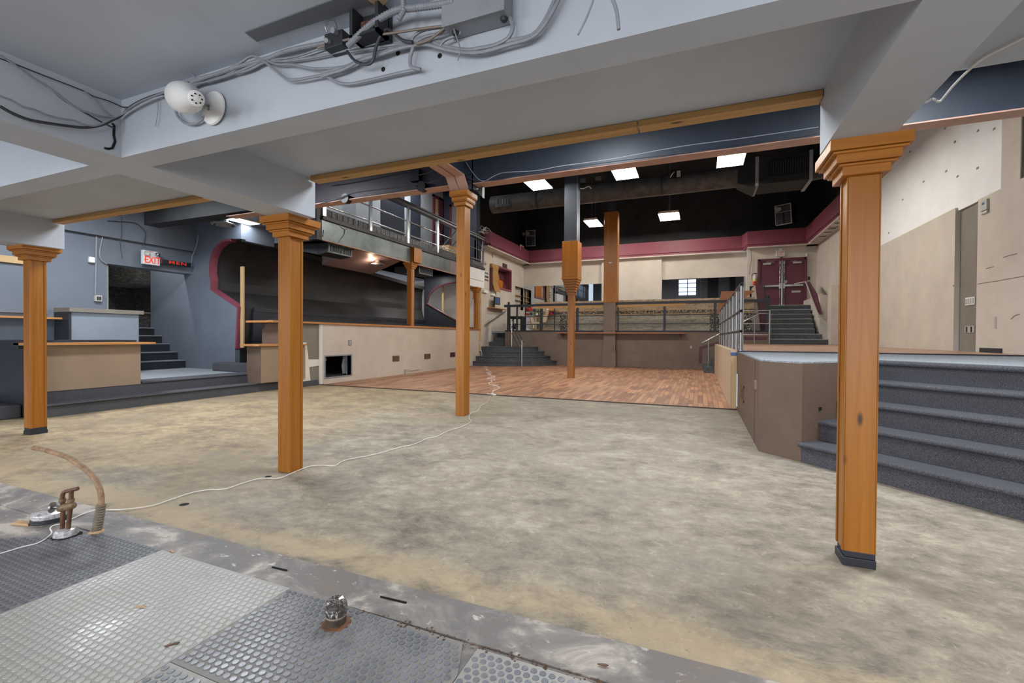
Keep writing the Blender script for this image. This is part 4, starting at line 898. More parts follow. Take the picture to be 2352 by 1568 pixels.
# ================================================================== LEFT HALL WALL AND ITS THINGS
LW = -8.70
a, b, c, d = (17.939,18.391,3.593,4.074)
t = thing('wall_poster', 'small collage poster on the left beige wall beside the gallery corner', 'poster', (-8.69, (a+b)/2, c))
B(-8.70, -8.69, a, b, c, d).build('sheet', M['paper'], t)
for i, (k, cc) in enumerate(((.10, (120, 130, 140)), (.42, (70, 72, 78)), (.72, (130, 100, 90)))): B(-8.69, -8.687, a+.03, b-.03, d-(d-c)*(k+.2), d-(d-c)*k).build('picture', plain('poster_tone_%d' % i, cc, .5), t)
t = thing('bamboo_blind', 'curling bamboo roller blind hanging on the left beige wall beside the burgundy window', 'blind', (-8.6, 18.9, 3.25))
B(-8.70, -8.58, 18.52, 19.23, 4.28, 4.46).build('valance', M['bamboo'], t)
MB().loft([[(-8.60, 18.60, 4.28), (-8.60, 19.18, 4.28), (-8.585, 19.18, 4.28), (-8.585, 18.60, 4.28)], [(-8.60, 18.60, 3.6), (-8.60, 19.18, 3.6), (-8.585, 19.18, 3.6), (-8.585, 18.60, 3.6)], [(-8.50, 18.62, 3.24), (-8.50, 19.28, 3.22), (-8.485, 19.28, 3.22), (-8.485, 18.62, 3.24)]]).build('slat_sheet', M['bamboo'], t)
B(-8.70, -8.60, 18.50, 18.56, 3.26, 4.28).build('side_frame', M['burgdark'], t)
t = thing('burgundy_window', 'burgundy framed pass-through window with an ochre room behind on the left wall', 'window', (-8.66, 20.15, 3.42))
m = MB(); m.box(-8.72, -8.66, 19.28, 19.36, 3.42, 4.50); m.box(-8.72, -8.66, 20.94, 21.02, 3.42, 4.50); m.box(-8.72, -8.66, 19.36, 20.94, 4.42, 4.50); m.box(-8.72, -8.66, 19.36, 20.94, 3.42, 3.50); m.build('frame', M['burg'], t)
m = MB(); m.box(-10.2, -10.15, 18.9, 22.6, 3.0, 5.0); m.box(-10.2, -8.86, 21.9, 22.0, 3.0, 5.0); m.box(-10.2, -8.86, 18.8, 18.9, 3.0, 5.0); m.box(-10.2, -8.86, 18.8, 22.0, 5.0, 5.05); m.build('room_behind', M['orange_room'], t)
m = MB(); m.box(-9.1, -8.70, 20.92, 20.96, 3.46, 4.46); m.box(-9.1, -8.70, 19.34, 20.96, 4.40, 4.44); m.box(-9.1, -8.70, 19.34, 20.96, 3.46, 3.50); m.build('inner_reveal', M['burgdark'], t)
MB().prism([(20.0, 4.42), (20.94, 4.42), (20.94, 3.95), (20.50, 3.98), (20.40, 4.2)], 'X', -9.09, -9.06).build('curved_head', M['burgdark'], t)
B(-9.9, -9.5, 20.2, 21.6, 3.2, 3.72).build('counter', M['greywall'], t)
t = thing('niche_shelf', 'recessed grey niche with small shelves on the left wall near the mirror corner', 'niche', (-8.69, 22.2, 2.6))
m = MB(); m.box(-8.96, -8.92, 21.54, 22.78, 2.56, 3.82); m.box(-8.92, -8.705, 21.54, 21.58, 2.56, 3.82); m.box(-8.92, -8.705, 22.74, 22.78, 2.56, 3.82); m.box(-8.92, -8.705, 21.58, 22.74, 3.78, 3.82); m.box(-8.92, -8.705, 21.58, 22.74, 2.56, 2.60); m.build('recess', M['beige'], t)
for z in (3.10, 3.35): B(-8.92, -8.78, 21.58, 22.74, z, z+.025).build('shelf_board', M['pineY'], t)
t = thing('monitor', 'small flat screen monitor standing on a wall shelf on the left wall', 'monitor', (-8.5, 18.8, 2.49))
B(-8.50, -8.44, 18.50, 19.12, 2.64, 2.98).build('bezel', M['blackplastic'], t, bevel=.01); B(-8.44, -8.435, 18.54, 19.08, 2.67, 2.95).build('screen', M['screen'], t); B(-8.54, -8.48, 18.52, 18.62, 2.49, 2.66).build('stand', M['blackplastic'], t)
tag(B(-8.70, -8.42, 18.25, 19.95, 2.455, 2.49).build('wall_shelf', M['counterY']), 'thin wooden shelf under the monitor on the left wall', 'shelf')
t = thing('emergency_light', 'small white emergency light above the monitor on the left wall', 'emergency light', (-8.68, 18.75, 3.05)); B(-8.70, -8.62, 18.6, 18.95, 3.05, 3.17).build('housing', M['whiteplastic'], t); MB().cyl((-8.62, 18.7, 3.18), (-8.56, 18.7, 3.2), .04, n=10).build('lamp_head', M['greyplastic'], t)
tag(B(-8.70, -8.60, 17.75, 18.15, 3.10, 3.22).build('white_bracket', M['whiteplastic']), 'white bracket box on the left wall beside the bare stud', 'bracket')
tag(MB().lathe([(.12, .0), (.13, .03), (.09, .05), (0, .05)], (-8.70, 18.85, 4.9), 'X', 18).build('wall_speaker', M['greyplastic'], smooth=True), 'round grey wall speaker high under the burgundy band', 'speaker')
tag(MB().lathe_dir([(.05, 0), (.06, .12), (0, .12)], (-8.66, 17.9, 4.36), (.6, -.7, -.2), 12).build('security_camera', M['greyplastic'], smooth=True), 'small security camera on the wall at the end of the gallery', 'camera')
a, b, c, d = (19.933,20.415,4.496,4.698)
tag(B(-8.70, -8.66, a, b, c, d).build('wall_art', M['stucco']), 'small dark carved panel above the burgundy window', 'panel')
t = thing('notice_sign', 'small white notice with red heading on the burgundy band in the corner', 'sign', (-8.29, 21.45, 5.53))
B(-8.30, -8.285, 21.2, 21.72, 5.52, 5.80).build('plate', M['paper'], t); B(-8.285, -8.283, 21.28, 21.64, 5.68, 5.76).build('red_heading', M['red'], t)
tw = MB()
random.seed(3)
for i in range(9):
    p = Vector((-8.5, 17.0+.07*i, 5.55)); pts = [p]
    for j in range(6): pts.append(pts[-1]+Vector((random.uniform(-.06, .10), random.uniform(-.12, .2), random.uniform(-.02, .11) if j < 4 else random.uniform(-.1, .02))))
    tw.tube(pts, .008, 4)
tag(tw.build('bare_twigs', M['whitecable']), 'bare pale decorative twigs standing at the far end of the gallery rail', 'twigs')
# ---- mezzanine clutter
t = thing('weight_machine', 'black gym machine frame behind the left end of the mezzanine railing', 'gym machine', (-7.75, 19.2, 1.452))
for x, y in ((-7.95, 18.95), (-7.55, 18.95), (-7.95, 19.5), (-7.55, 19.5)): B(x-.03, x+.03, y-.03, y+.03, 1.452, 2.15).build('upright', M['darkmetal'], t)
B(-8.02, -7.45, 18.9, 19.5, 2.0, 2.12).build('padded_seat', M['blackplastic'], t, bevel=.03)
for i in range(5): MB().lathe([(.13, 0), (.13, .04)], (-7.80+i*.05, 19.0, 1.66+.0*i), 'X', 14).build('weight_plate', M['darkmetal'], t)
B(-7.98, -7.52, 18.94, 18.98, 1.55, 1.60).build('cross_bar', M['steel'], t)
t = thing('filing_cabinet', 'pale metal filing cabinet of three drawers behind the mezzanine railing', 'filing cabinet', (-7.1, 19.5, 1.452))
B(-7.24, -6.96, 19.3, 19.7, 1.452, 2.15).build('body', M['signwhite'], t)
for i in range(3):
    dr = B(-7.23, -6.97, 19.27, 19.3, 1.47+.225*i, 1.68+.225*i).build('drawer', M['signwhite'], t); B(-7.15, -7.05, 19.255, 19.27, 1.6+.225*i, 1.62+.225*i).build('handle', M['steel'], dr)
tag(B(-7.50, -7.26, 19.25, 19.6, 1.452, 2.08).build('dark_cabinet', M['navydark']), 'dark upright cabinet beside the pale filing cabinet', 'cabinet')
t = thing('rocking_chair', 'pale wooden rocking armchair with beige cushions behind the mezzanine railing', 'chair', (-6.6, 19.2, 1.452))
cush = plain('cream_cushion', (214, 196, 168), .8)
B(-6.88, -6.42, 18.95, 19.4, 1.74, 1.86).build('seat_cushion', cush, t, bevel=.03)
MB().prism([(-6.45, 1.86), (-6.33, 1.83), (-6.18, 2.32), (-6.30, 2.35)], 'Y', 18.95, 19.4).build('back_cushion', cush, t, bevel=.02)
for y in (18.93, 19.42):
    MB().tube(smoothpts([(-6.95, y, 1.56), (-6.7, y, 1.50), (-6.45, y, 1.475), (-6.2, y, 1.50), (-6.0, y, 1.60)], 4), .022, 8).build('rocker', M['pineX'], t)
    B(-6.95, -6.35, y-.025, y+.025, 2.04, 2.08).build('armrest', M['pineX'], t)
    m = MB(); m.tube([(-6.86, y, 1.52), (-6.90, y, 2.04)], .02, 6); m.tube([(-6.40, y, 1.49), (-6.5, y, 2.04)], .02, 6); m.build('leg', M['pineX'], t)
t = thing('display_shelf', 'wire shelf stand on the mezzanine behind the left railing carrying colourful small packs', 'shelf', (-6.9, 19.9, 1.452))
for x in (-7.45, -6.05): B(x-.02, x+.02, 19.75, 19.79, 1.452, 2.6).build('upright', M['darkmetal'], t)
for z in (2.16, 2.36): B(-7.45, -6.05, 19.7, 19.98, z, z+.02).build('shelf_board', M['darkbrown'], t)
cols = [(214, 60, 40), (226, 226, 220), (232, 150, 60), (70, 80, 90), (200, 190, 170), (160, 40, 44), (120, 140, 110), (240, 236, 226)]
CN = ['red', 'white', 'orange', 'slate', 'beige', 'crimson', 'olive', 'ivory']
CM = [plain('pack_%s' % n, c, .5) for n, c in zip(CN, cols)]
k0 = 0
for zi, z in enumerate((2.18, 2.38)):
    for i in range(8):
        x = -7.36+i*.165
        c_ = (i*3+zi*5) % 8
        tag(B(x-.055, x+.055, 19.72, 19.86, z, z+.11+.03*((i*7+zi) % 3)).build('pack', CM[c_], bevel=.006), '%s pack on the %s board of the display shelf, %s from the left' % (CN[c_], ('lower', 'upper')[zi], ('first', 'second', 'third', 'fourth', 'fifth', 'sixth', 'seventh', 'eighth')[i]), 'pack', 'colourful packs on the display shelf')
# ================================================================== GALLERY
t = thing('gallery_fascia', 'dull galvanised sheet fascia along the gallery edge above the bar', 'fascia', (-8.46, 12.9, 3.5))
B(-8.50, -8.45, 8.44, 14.6, 3.52, 4.0).build('sheet', M['galv'], t)
B(-8.50, -8.45, 14.6, 16.0, 3.52, 4.0).build('primer_sheet', paint('mauve_primer', (140, 124, 122), .5, .06, 2, 0), t)
MB().tube(smoothpts([(-8.440,8.989,3.555),(-8.440,9.171,3.768),(-8.440,9.202,3.909),(-8.440,9.048,3.963),(-8.440,8.987,4.081)], 4), .009, 6).build('glue_smear', M['nosing'], t)
MB().tube(smoothpts([(-8.440,9.202,3.886),(-8.440,9.390,4.018),(-8.440,9.618,4.115)], 4), .008, 6).build('glue_smear', M['nosing'], t)
MB().tube([(-8.440,8.470,3.581),(-8.440,8.498,3.755)], .010, 6).build('glue_smear', M['nosing'], t)
B(-8.50, -8.43, 8.44, 17.3, 3.50, 3.52).build('bottom_angle', M['pink'], t)
tag(B(-8.52, -8.40, 8.44, 17.42, 4.0, 4.09).build('gallery_kerb', M['darkmetal']), 'dark metal kerb along the gallery edge under the glass blocks', 'kerb')
tag(B(-8.60, -8.44, 16.0, 17.42, 3.22, 3.98).build('gallery_end_block', M['white']), 'white boxed end block below the far end of the gallery', 'block')
t = thing('gallery_balustrade', 'chrome gallery balustrade with a row of glass blocks along its foot', 'balustrade', (-8.45, 12.9, 4.09))
for y in (8.50, 10.2, 11.95, 13.7, 15.4, 17.3):
    m = MB(); m.box(-8.475, -8.425, y-.05, y+.05, 4.09, 5.28); m.build('post', M['chrome'], t)
for z in (4.36, 4.78): MB().cyl((-8.45, 8.45, z), (-8.45, 17.35, z), .022, n=10).build('rail', M['chrome'], t, smooth=True)
m = MB(); m.box(-8.60, -8.40, 8.45, 17.45, 5.34, 5.37); m.box(-8.60, -8.40, 8.45, 17.45, 5.24, 5.27); m.box(-8.52, -8.47, 8.45, 17.45, 5.27, 5.34); m.build('handrail', M['steel'], t)
MB().cyl((-8.45, 8.45, 5.38), (-8.45, 17.45, 5.38), .02, n=8).build('rail', M['chrome'], t, smooth=True)
yb = 8.56
while yb < 17.2:
    B(-8.48, -8.43, yb, yb+.17, 4.10, 4.28).build('glass_block', M['glassblock'], t, bevel=.012); yb += .19
# gallery room wall panels and doors
for y0, y1, mm, lb in (((-10.390,13.092,5.348)[1], (-10.390,14.445,5.676)[1], 'navydark', 'wide dark navy panel on the gallery wall'), ((-10.390,14.867,5.779)[1], (-10.390,15.521,5.938)[1], 'navy', 'navy panel on the gallery wall beside the burgundy doorway'), ((-10.390,11.287,5.183)[1], (-10.390,11.777,5.311)[1], 'steelgrey', 'narrow grey panel on the gallery wall at the left')):
    tag(B(-10.40, -10.37, y0, y1, 4.0, 7.5).build('wall_panel', M[mm]), lb, 'panel')
t = thing('burgundy_doorway', 'burgundy framed doorway with a pale room behind on the gallery wall', 'doorway', (-10.38, 16.6, 4.0))
y0 = (-10.380,16.430,7.432)[1]; y1 = 17.2; zt = 7.15
m = MB(); m.box(-10.40, -10.33, y0, y0+.09, 4, zt); m.box(-10.40, -10.33, y1-.35, y1, 4, zt); m.box(-10.40, -10.33, y0, y1, zt-.1, zt); m.build('frame', M['burgdark'], t)
B(-10.40, -10.385, y0+.09, y1-.35, 4, zt-.1).build('lit_opening', M['linoleum'], t)
B(-10.385, -10.37, y0+.09, y0+.45, 4, zt-.7).build('door_leaf', M['beige'], t)
t = thing('burgundy_door', 'second burgundy door frame on the end wall of the gallery', 'door', (-9.6, 17.29, 4.0))
m = MB(); m.box(-10.05, -9.95, 17.26, 17.30, 4, 6.9); m.box(-9.3, -9.2, 17.26, 17.30, 4, 6.9); m.box(-10.05, -9.2, 17.26, 17.30, 6.8, 6.9); m.build('frame', M['burgdark'], t)
B(-9.95, -9.3, 17.28, 17.298, 4, 6.8).build('panel', M['greywall'], t)
t = thing('gallery_stair_rail', 'steel stair railing with crossed bars inside the gallery', 'railing', (-9.0, 15.5, 4.0))
MB().tube([(-9.0, 14.6, 4.3), (-9.0, 16.2, 5.6)], .02, 6).build('bar', M['steel'], t); MB().tube([(-9.0, 14.7, 4.0), (-9.0, 16.2, 5.15)], .02, 6).build('bar', M['steel'], t)
tag(B(-9.1, -8.7, 14.9, 15.5, 4.0, 4.62).build('wooden_crate', M['pineY']), 'small wooden crate left on the gallery behind the balustrade', 'crate')
# under the gallery
struct('ceiling_5', B(-10.6, -8.5, 8.46, 17.3, 3.56, 3.60), paint('mauve_soffit', (196, 182, 192), .5, .05, 1.5, 0))
struct('trim_24', MB().prism([(-9.9, 3.2), (-8.75, 3.56), (-9.9, 3.56)], 'Y', 9.9, 12.0), paint('mauve_brown_soffit', (150, 132, 134), .5, .05, 2, 0), 'sloped mauve soffit panel under the gallery')
def duct_vent(y0, y1, z0, z1, lb):
    t = thing('duct_vent', lb, 'vent', (-8.62, (y0+y1)/2, z0), 'duct vents under the gallery')
    f = MB(); e = .035; f.box(-8.62, -8.58, y0, y1, z0, z0+e); f.box(-8.62, -8.58, y0, y1, z1-e, z1); f.box(-8.62, -8.58, y0, y0+e, z0+e, z1-e); f.box(-8.62, -8.58, y1-e, y1, z0+e, z1-e); f.build('frame', M['galv'], t)
    g = MB(); n = 16
    for i in range(n): yy = y0+e+(y1-y0-2*e)*(i+.5)/n; g.box(-8.61, -8.595, yy-.008, yy+.008, z0+e, z1-e)
    g.build('louvre', M['galv'], t); B(-8.625, -8.62, y0+.01, y1-.01, z0+.01, z1-.01).build('cavity', M['hole'], t)
    MB().loft([[(-8.63, y0, z0), (-8.63, y1, z0), (-8.63, y1, z1), (-8.63, y0, z1)], [(-8.95, y0, z0-.03), (-8.95, y1, z0-.03), (-8.95, y1, z1), (-8.95, y0, z1)], [(-9.5, y0-.1, z0+.08), (-9.5, y1+.1, z0+.08), (-9.5, y1+.1, z1+.02), (-9.5, y0-.1, z1+.02)]]).build('duct', M['darkmetal'], t)
duct_vent(8.80, 9.62, 3.28, 3.52, 'ribbed duct vent under the near end of the gallery')
duct_vent(12.78, 13.60, 3.27, 3.51, 'ribbed duct vent under the gallery right of the bar post')
t = thing('spot_bulb', 'small glowing warm spot bulb under the gallery', 'lamp', (-9.0, 10.95, 3.43)); MB().lathe([(0, 3.42), (.03, 3.43), (.04, 3.46), (.03, 3.50), (0, 3.52)], (-9.0, 10.95, 0), 'Z', 12).build('bulb', M['bulb'], t, smooth=True); MB().cyl((-9.0, 10.95, 3.5), (-9.0, 10.95, 3.56), .035, n=10).build('socket', M['darkmetal'], t)
def diffuser(c, r, label, mat='steelgrey'):
    t = thing('round_diffuser', label, 'air diffuser', c, 'round ceiling air diffusers'); x, y, z = c
    MB().lathe([(r*.35, z+.22), (r*.35, z+.10), (r, z+.04), (r*.96, z+.02), (r*.80, z+.015), (r*.80, z+.04), (r*.36, z+.08)], (x, y, 0), 'Z', 32).build('outer_ring', M[mat], t, smooth=True)
    MB().lathe([(r*.62, z+.03), (r*.60, z+.005), (r*.42, z+.0), (r*.42, z+.02)], (x, y, 0), 'Z', 28).build('middle_ring', M[mat], t, smooth=True)
    MB().lathe([(0, z+.01), (r*.28, z+.0), (r*.30, z+.015), (0, z+.03)], (x, y, 0), 'Z', 24).build('centre_disc', M[mat], t, smooth=True)
    MB().lathe([(r*.75, z+.035), (r*.75, z+.042)], (x, y, 0), 'Z', 24).build('cavity', M['hole'], t)
diffuser((-9.05, 11.25, 3.33), .22, 'round ceiling diffuser beside the warm bulb under the gallery')
diffuser(tuple((-9.737,6.901,3.600)), .25, 'round ceiling diffuser over the carpeted landing left of the middle post')
# ================================================================== BAR
tag(MB().prism([(-9.25, 7.05), (-8.42, 7.05), (-8.40, 7.2), (-8.40, 17.02), (-9.25, 17.02)], 'Z', 1.47, 1.515).build('bar_counter', M['counterY'], bevel=.005), 'long orange wooden bar top on the beige bar wall', 'counter')
tag(B(-8.75, -8.52, 7.2, 16.6, 1.515, 1.56).build('bar_rail', M['darkmetal']), 'dark metal rail lying along the back of the bar top', 'rail')
t = thing('wall_opening', 'framed hatch with torn dark cavity low in the beige bar wall', 'hatch', (-8.47, (oy0+oy1)/2, oz0))
e = .03; f = MB(); f.box(-8.60, -8.435, oy0-e, oy0, oz0-e, oz1+e); f.box(-8.60, -8.435, oy1, oy1+e, oz0-e, oz1+e); f.box(-8.60, -8.435, oy0, oy1, oz1, oz1+e); f.box(-8.60, -8.435, oy0, oy1, oz0-e, oz0); f.build('frame', M['steelgrey'], t)
B(-9.3, -9.25, oy0-.8, oy1+1.2, .1, 1.4).build('cavity_back', M['hole'], t)
B(-9.0, -8.98, oy0-.6, oy0+.28, .1, 1.2).build('inner_board', M['pineZ'], t)
MB().lathe([(0, 0), (.03, .03), (.03, .06), (0, .09)], (-8.75, oy0+.32, oz1-.13), 'Z', 10).build('bulb_holder', M['greyplastic'], t, smooth=True)
MB().prism([(oy1-.0, oz0), (oy1, oz1), (oy1-.10, oz1), (oy1-.16, (oz0+oz1)/2), (oy1-.12, oz0)], 'X', -8.62, -8.60).build('torn_board', M['steelgrey'], t)
t = thing('switch_plate', 'grey switch plate on the beige bar wall above the hatch', 'switch', (-8.44, 9.4, .95)); B(-8.45, -8.44, 9.34, 9.46, .94, 1.08).build('plate', M['steelgrey'], t)
for z in (.97, 1.02): B(-8.44, -8.432, 9.38, 9.42, z, z+.025).build('toggle', M['whiteplastic'], t)
for (y0, y1, lb, mm) in ((11.2, 11.52, 'nearest of the three small vents in the bar wall', 'darkbrown'), (12.9, 13.26, 'middle of the three small vents in the bar wall', 'darkbrown'), (14.6, 14.95, 'farthest of the three small vents, burgundy, beside the taller post', 'burgdark')):
    t = thing('wall_vent', lb, 'vent', (-8.44, (y0+y1)/2, .43), 'small vents in the bar wall')
    B(-8.455, -8.445, y0, y1, .43, .60).build('recess', M[mm], t)
    m = MB(); m.box(-8.45, -8.436, y0, y1, .43, .445); m.box(-8.45, -8.436, y0, y1, .585, .60); m.box(-8.45, -8.436, y0, y0+.015, .43, .60); m.box(-8.45, -8.436, y1-.015, y1, .43, .60)
    for i in range(6): m.box(-8.447, -8.441, y0+.03+i*(y1-y0-.06)/6, y0+.045+i*(y1-y0-.06)/6, .445, .585)
    m.build('grille', M[mm], t)
t = thing('outlet_box', 'pale surface outlet box at the foot of the bar wall', 'outlet', (-8.41, 11.9, .02)); B(-8.45, -8.38, 11.78, 11.96, .012, .16).build('box', M['greyplastic'], t); B(-8.45, -8.42, 11.96, 12.6, .10, .13).build('raceway', M['beige'], t)
m = MB(); m.prism([(7.72, .12), (8.14, .10), (8.10, .45), (8.44, .47), (8.44, .62), (8.08, .63), (8.02, 1.03), (7.72, 1.03)], 'X', -8.50, -8.488)
tag(m.build('plaster_patch', M['damp']), 'white H-shaped bare plaster patch on the grey end of the bar wall', 'plaster patch')
tag(B(-8.52, -8.44, 8.40, 8.46, .0, 1.46).build('corner_bead', M['damp']), 'rough white corner bead at the near end of the beige bar wall', 'corner bead')
tag(B(-8.60, -8.46, 7.9, 8.34, 0, .13).build('carpet_kerb', M['carpet']), 'short carpeted kerb at the foot of the bar end wall', 'kerb')
# ================================================================== HALL CEILING
t = thing('round_duct', 'long black round air duct running across under the hall ceiling', 'duct', (-2.5, 15, 5.66))
m = MB(); m.cyl((-6.95, 15.0, 5.95), (1.0, 15.0, 5.95), .30, n=28); m.build('pipe', paint('dusty_black_duct', (82, 82, 82), .5, .25, 4, .02), t, smooth=True)
for x in (-5.2, -1.1): MB().cyl((x-.03, 15.0, 5.95), (x+.03, 15.0, 5.95), .312, n=28).build('joint_band', M['darkmetal'], t, smooth=True)
MB().loft([[(1.0, 14.72, 5.67), (1.0, 15.28, 5.67), (1.0, 15.28, 6.23), (1.0, 14.72, 6.23)], [(1.45, 14.55, 5.45), (1.45, 15.45, 5.45), (1.45, 15.45, 6.25), (1.45, 14.55, 6.25)]]).build('transition', M['black'], t)
B(1.45, 2.80, 14.5, 15.5, 5.52, 6.25).build('plenum_box', M['black'], t)
for x in (1.47, 2.76): B(x-.04, x+.04, 14.46, 15.54, 5.48, 6.29).build('flange', M['steelgrey'], t)
MB().cyl((2.8, 15.0, 5.95), (4.4, 14.9, 6.1), .34, n=20).build('flexible_end', M['blackplastic'], t, smooth=True)
f = MB(); f.box(1.75, 2.65, 14.46, 14.5, 5.70, 6.14); f.build('grille_frame', M['blackplastic'], t)
g = MB()
for i in range(14): g.box(1.80+i*.058, 1.82+i*.058, 14.44, 14.46, 5.74, 6.10)
g.build('grille_louvre', M['darkmetal'], t)
f = MB(); f.box(-6.72, -6.12, 14.70, 14.72, 5.76, 6.06); f.build('grille_frame', M['blackplastic'], t)
g = MB()
for i in range(9): g.box(-6.66+i*.06, -6.645+i*.06, 14.68, 14.70, 5.80, 6.02)
g.build('grille_louvre', M['steelgrey'], t)
for x in (-3.55, -3.05):
    tag(B(x-.09, x+.09, 14.6, 14.7, 6.24, 6.36).build('beam_clamp', M['galv']), 'bright metal clamp %s of the back column where the duct passes' % ('left' if x < -3.3 else 'right'), 'clamp')
def fixture(x, y, z, w, l, n, label, rx=0, drop=2.9):
    t = thing('fluorescent_fixture', label, 'light fixture', (x, y, z), 'bright hall light fixtures')
    h = MB(); h.prism([(x-w/2, z), (x-w/2+.10, z+.09), (x+w/2-.10, z+.09), (x+w/2, z), (x+w/2, z+.012), (x+w/2-.09, z+.10), (x-w/2+.09, z+.10), (x-w/2, z+.012)], 'Y', y-l/2, y+l/2); h.build('reflector', M['reflector'], t)
    m = MB(); m.box(x-w/2+.02, x+w/2-.02, y-l/2-.004, y-l/2, z+.012, z+.10); m.box(x-w/2+.02, x+w/2-.02, y+l/2, y+l/2+.004, z+.012, z+.10); m.build('end_plate', M['reflector'], t)
    for i in range(n):
        xx = x+(i-(n-1)/2)*(w-.22)/max(1, n-1); MB().cyl((xx, y-l/2+.02, z+.04), (xx, y+l/2-.02, z+.04), .022, n=10).build('tube', M['tube'], t, smooth=True)
    for yy in (y-l*.3, y+l*.3): MB().cyl((x, yy, z+.1), (x, yy, min(8.4, z+drop)), .008, n=6).build('hanger', M['steel'], t)
    return t
fixture(-4.36, 12.4, 5.607, .62, 1.25, 4, 'tilted fluorescent fixture just right of the taller post, first under the navy beam')
fixture(-1.88, 12.4, 5.607, .62, 1.25, 4, 'bright fluorescent fixture hanging in the middle under the navy beam')
fixture(.69, 12.4, 5.607, .62, 1.25, 4, 'fluorescent fixture nearest the right, under the navy beam')
fixture(-4.35, 20.0, 6.20, .62, 1.25, 4, 'pendant fluorescent fixture hung low between the two hall columns')
fixture(-1.18, 20.0, 6.20, .80, 1.25, 5, 'pendant fluorescent fixture hung low right of the back column')
t = thing('ceiling_socket', 'black ceiling socket with a white plug and adaptor near the duct', 'socket', (-.95, 13.9, 6.0))
p = (-0.681,14.600,6.133)
B(p[0]-.16, p[0]+.16, 14.58, 14.64, p[2]-.12, p[2]+.12).build('box', M['blackplastic'], t); B(p[0]+.02, p[0]+.13, 14.52, 14.58, p[2]-.11, p[2]+.06).build('adaptor', M['greyplastic'], t); MB().tube(smoothpts([(p[0]-.05, 14.55, p[2]+.04), (p[0]-.10, 14.5, p[2]-.02), (p[0]-.16, 14.5, p[2]-.12)], 3), .014, 6).build('plug_lead', M['whiteplastic'], t)
cable([(-3.667,14.500,6.022),(-3.494,14.500,5.988),(-3.324,14.500,6.038),(-3.239,14.500,5.958)], .015, 'whitecable', 'short pale cable end sticking out beside the dance floor column')
def speaker(c, yaw, pitch, w, h, d, label):
    t = thing('loudspeaker', label, 'loudspeaker', c); R = Matrix.Rotation(yaw, 3, 'Z') @ Matrix.Rotation(pitch, 3, 'X')
    def bx(name, x0, x1, y0, y1, z0, z1, mat, par=t):
        m = B(x0, x1, y0, y1, z0, z1)
        for v in m.bm.verts: v.co = R @ v.co + Vector(c)
        return m.build(name, mat, par)
    bx('cabinet', -w/2, w/2, -d/2, d/2, 0, h, M['blackplastic'])
    for a in ((-w/2, -w/2+.03, 0, h), (w/2-.03, w/2, 0, h), (-w/2, w/2, 0, .03), (-w/2, w/2, h-.03, h), (-w/2, w/2, h*.62, h*.65)): bx('trim_edge', a[0], a[1], -d/2-.02, -d/2, a[2], a[3], M['steelgrey'])
    for s in (-1, 1):
        m = MB(); m.loft([[(s*(w/2-.05), -d/2-.012, h*.66), (s*.07, -d/2-.003, h*.72), (s*.07, -d/2-.003, h*.86), (s*(w/2-.05), -d/2-.012, h*.94)], [(s*(w/2-.04), -d/2-.016, h*.66), (s*.06, -d/2-.006, h*.72), (s*.06, -d/2-.006, h*.86), (s*(w/2-.04), -d/2-.016, h*.94)]])
        for v in m.bm.verts: v.co = R @ v.co + Vector(c)
        m.build('horn_flare', M['steelgrey'] if s < 0 else M['darkmetal'], t)
    bx('bass_slot', -.03, .03, -d/2-.012, -d/2, .05, h*.58, M['hole'])
    tp = R @ Vector((0, 0, h)) + Vector(c); MB().cyl(tp, (tp.x, tp.y, 8.4), .012, n=6).build('hanging_rod', M['darkmetal'], t)
    return t
speaker((3.18, 20.9, 5.72), math.radians(-30), math.radians(10), .60, .78, .5, 'black loudspeaker hung tilted above the burgundy band in the right corner')
speaker((-8.05, 22.2, 5.86), math.radians(8), math.radians(4), .50, .80, .45, 'black loudspeaker hung above the burgundy band in the left corner')
tag(MB().lathe([(.09, -.03), (.10, 0), (.06, .0), (.05, -.02)], (-8.5, 22.25, 6.55), 'Y', 18).build('ring_fitting', M['greyplastic'], smooth=True), 'small grey ring fitting beside the left corner loudspeaker', 'fitting')
t = thing('ceiling_fan', 'grey paddle fan part hanging below the duct left of the dance floor column', 'fan', (-5.0, 16.5, 5.9)); p = Vector((-5.489,16.500,6.611))
B(p.x-.35, p.x+.35, 16.2, 16.9, p.z-.04, p.z+.02).build('hub_plate', M['darkmetal'], t); B(p.x+.1, p.x+.85, 16.4, 16.5, p.z+.08, p.z+.11).build('blade', M['greyplastic'], t)

tag(B(-9.35, -9.28, 15.5, 15.56, .2, 3.2).build('wall_stud', M['pineZ']), 'bare stud standing behind the far curved cutout of the bar wall', 'stud')
# ================================================================== LEFT ROOM
t = thing('carpeted_step', 'long low carpeted step in front of the tan counters at the left', 'step', (-8.75, 5.7, 0))
B(-8.89, -8.58, 3.46, 7.9, 0, .155).build('riser', M['carpet'], t)
prof_n = [(-8.89, .155), (-8.89, .19)] + [(-8.575+.03*math.sin(math.pi*i/8)-.0, .1725+.0175*math.cos(math.pi*i/8)) for i in range(9)]
MB().prism(prof_n, 'Y', 3.45, 7.9).build('tread', M['carpet'], t)
B(-8.90, -8.87, 3.46, 7.4, .19, .35).build('upper_riser', M['carpet'], t)
MB().prism([(-9.3, .345), (-9.3, .385)] + [(-8.875+.03*math.sin(math.pi*i/8), .365+.02*math.cos(math.pi*i/8)) for i in range(9)], 'Y', 4.82, 7.3).build('landing_edge', M['carpet'], t)
t = thing('tan_counter', 'tan panelled counter with an orange wooden ledge behind the left post', 'counter', (-9.2, 4.1, .36))
B(-9.7, -8.86, 3.46, 4.80, .345, 1.03).build('panel', M['tan'], t)
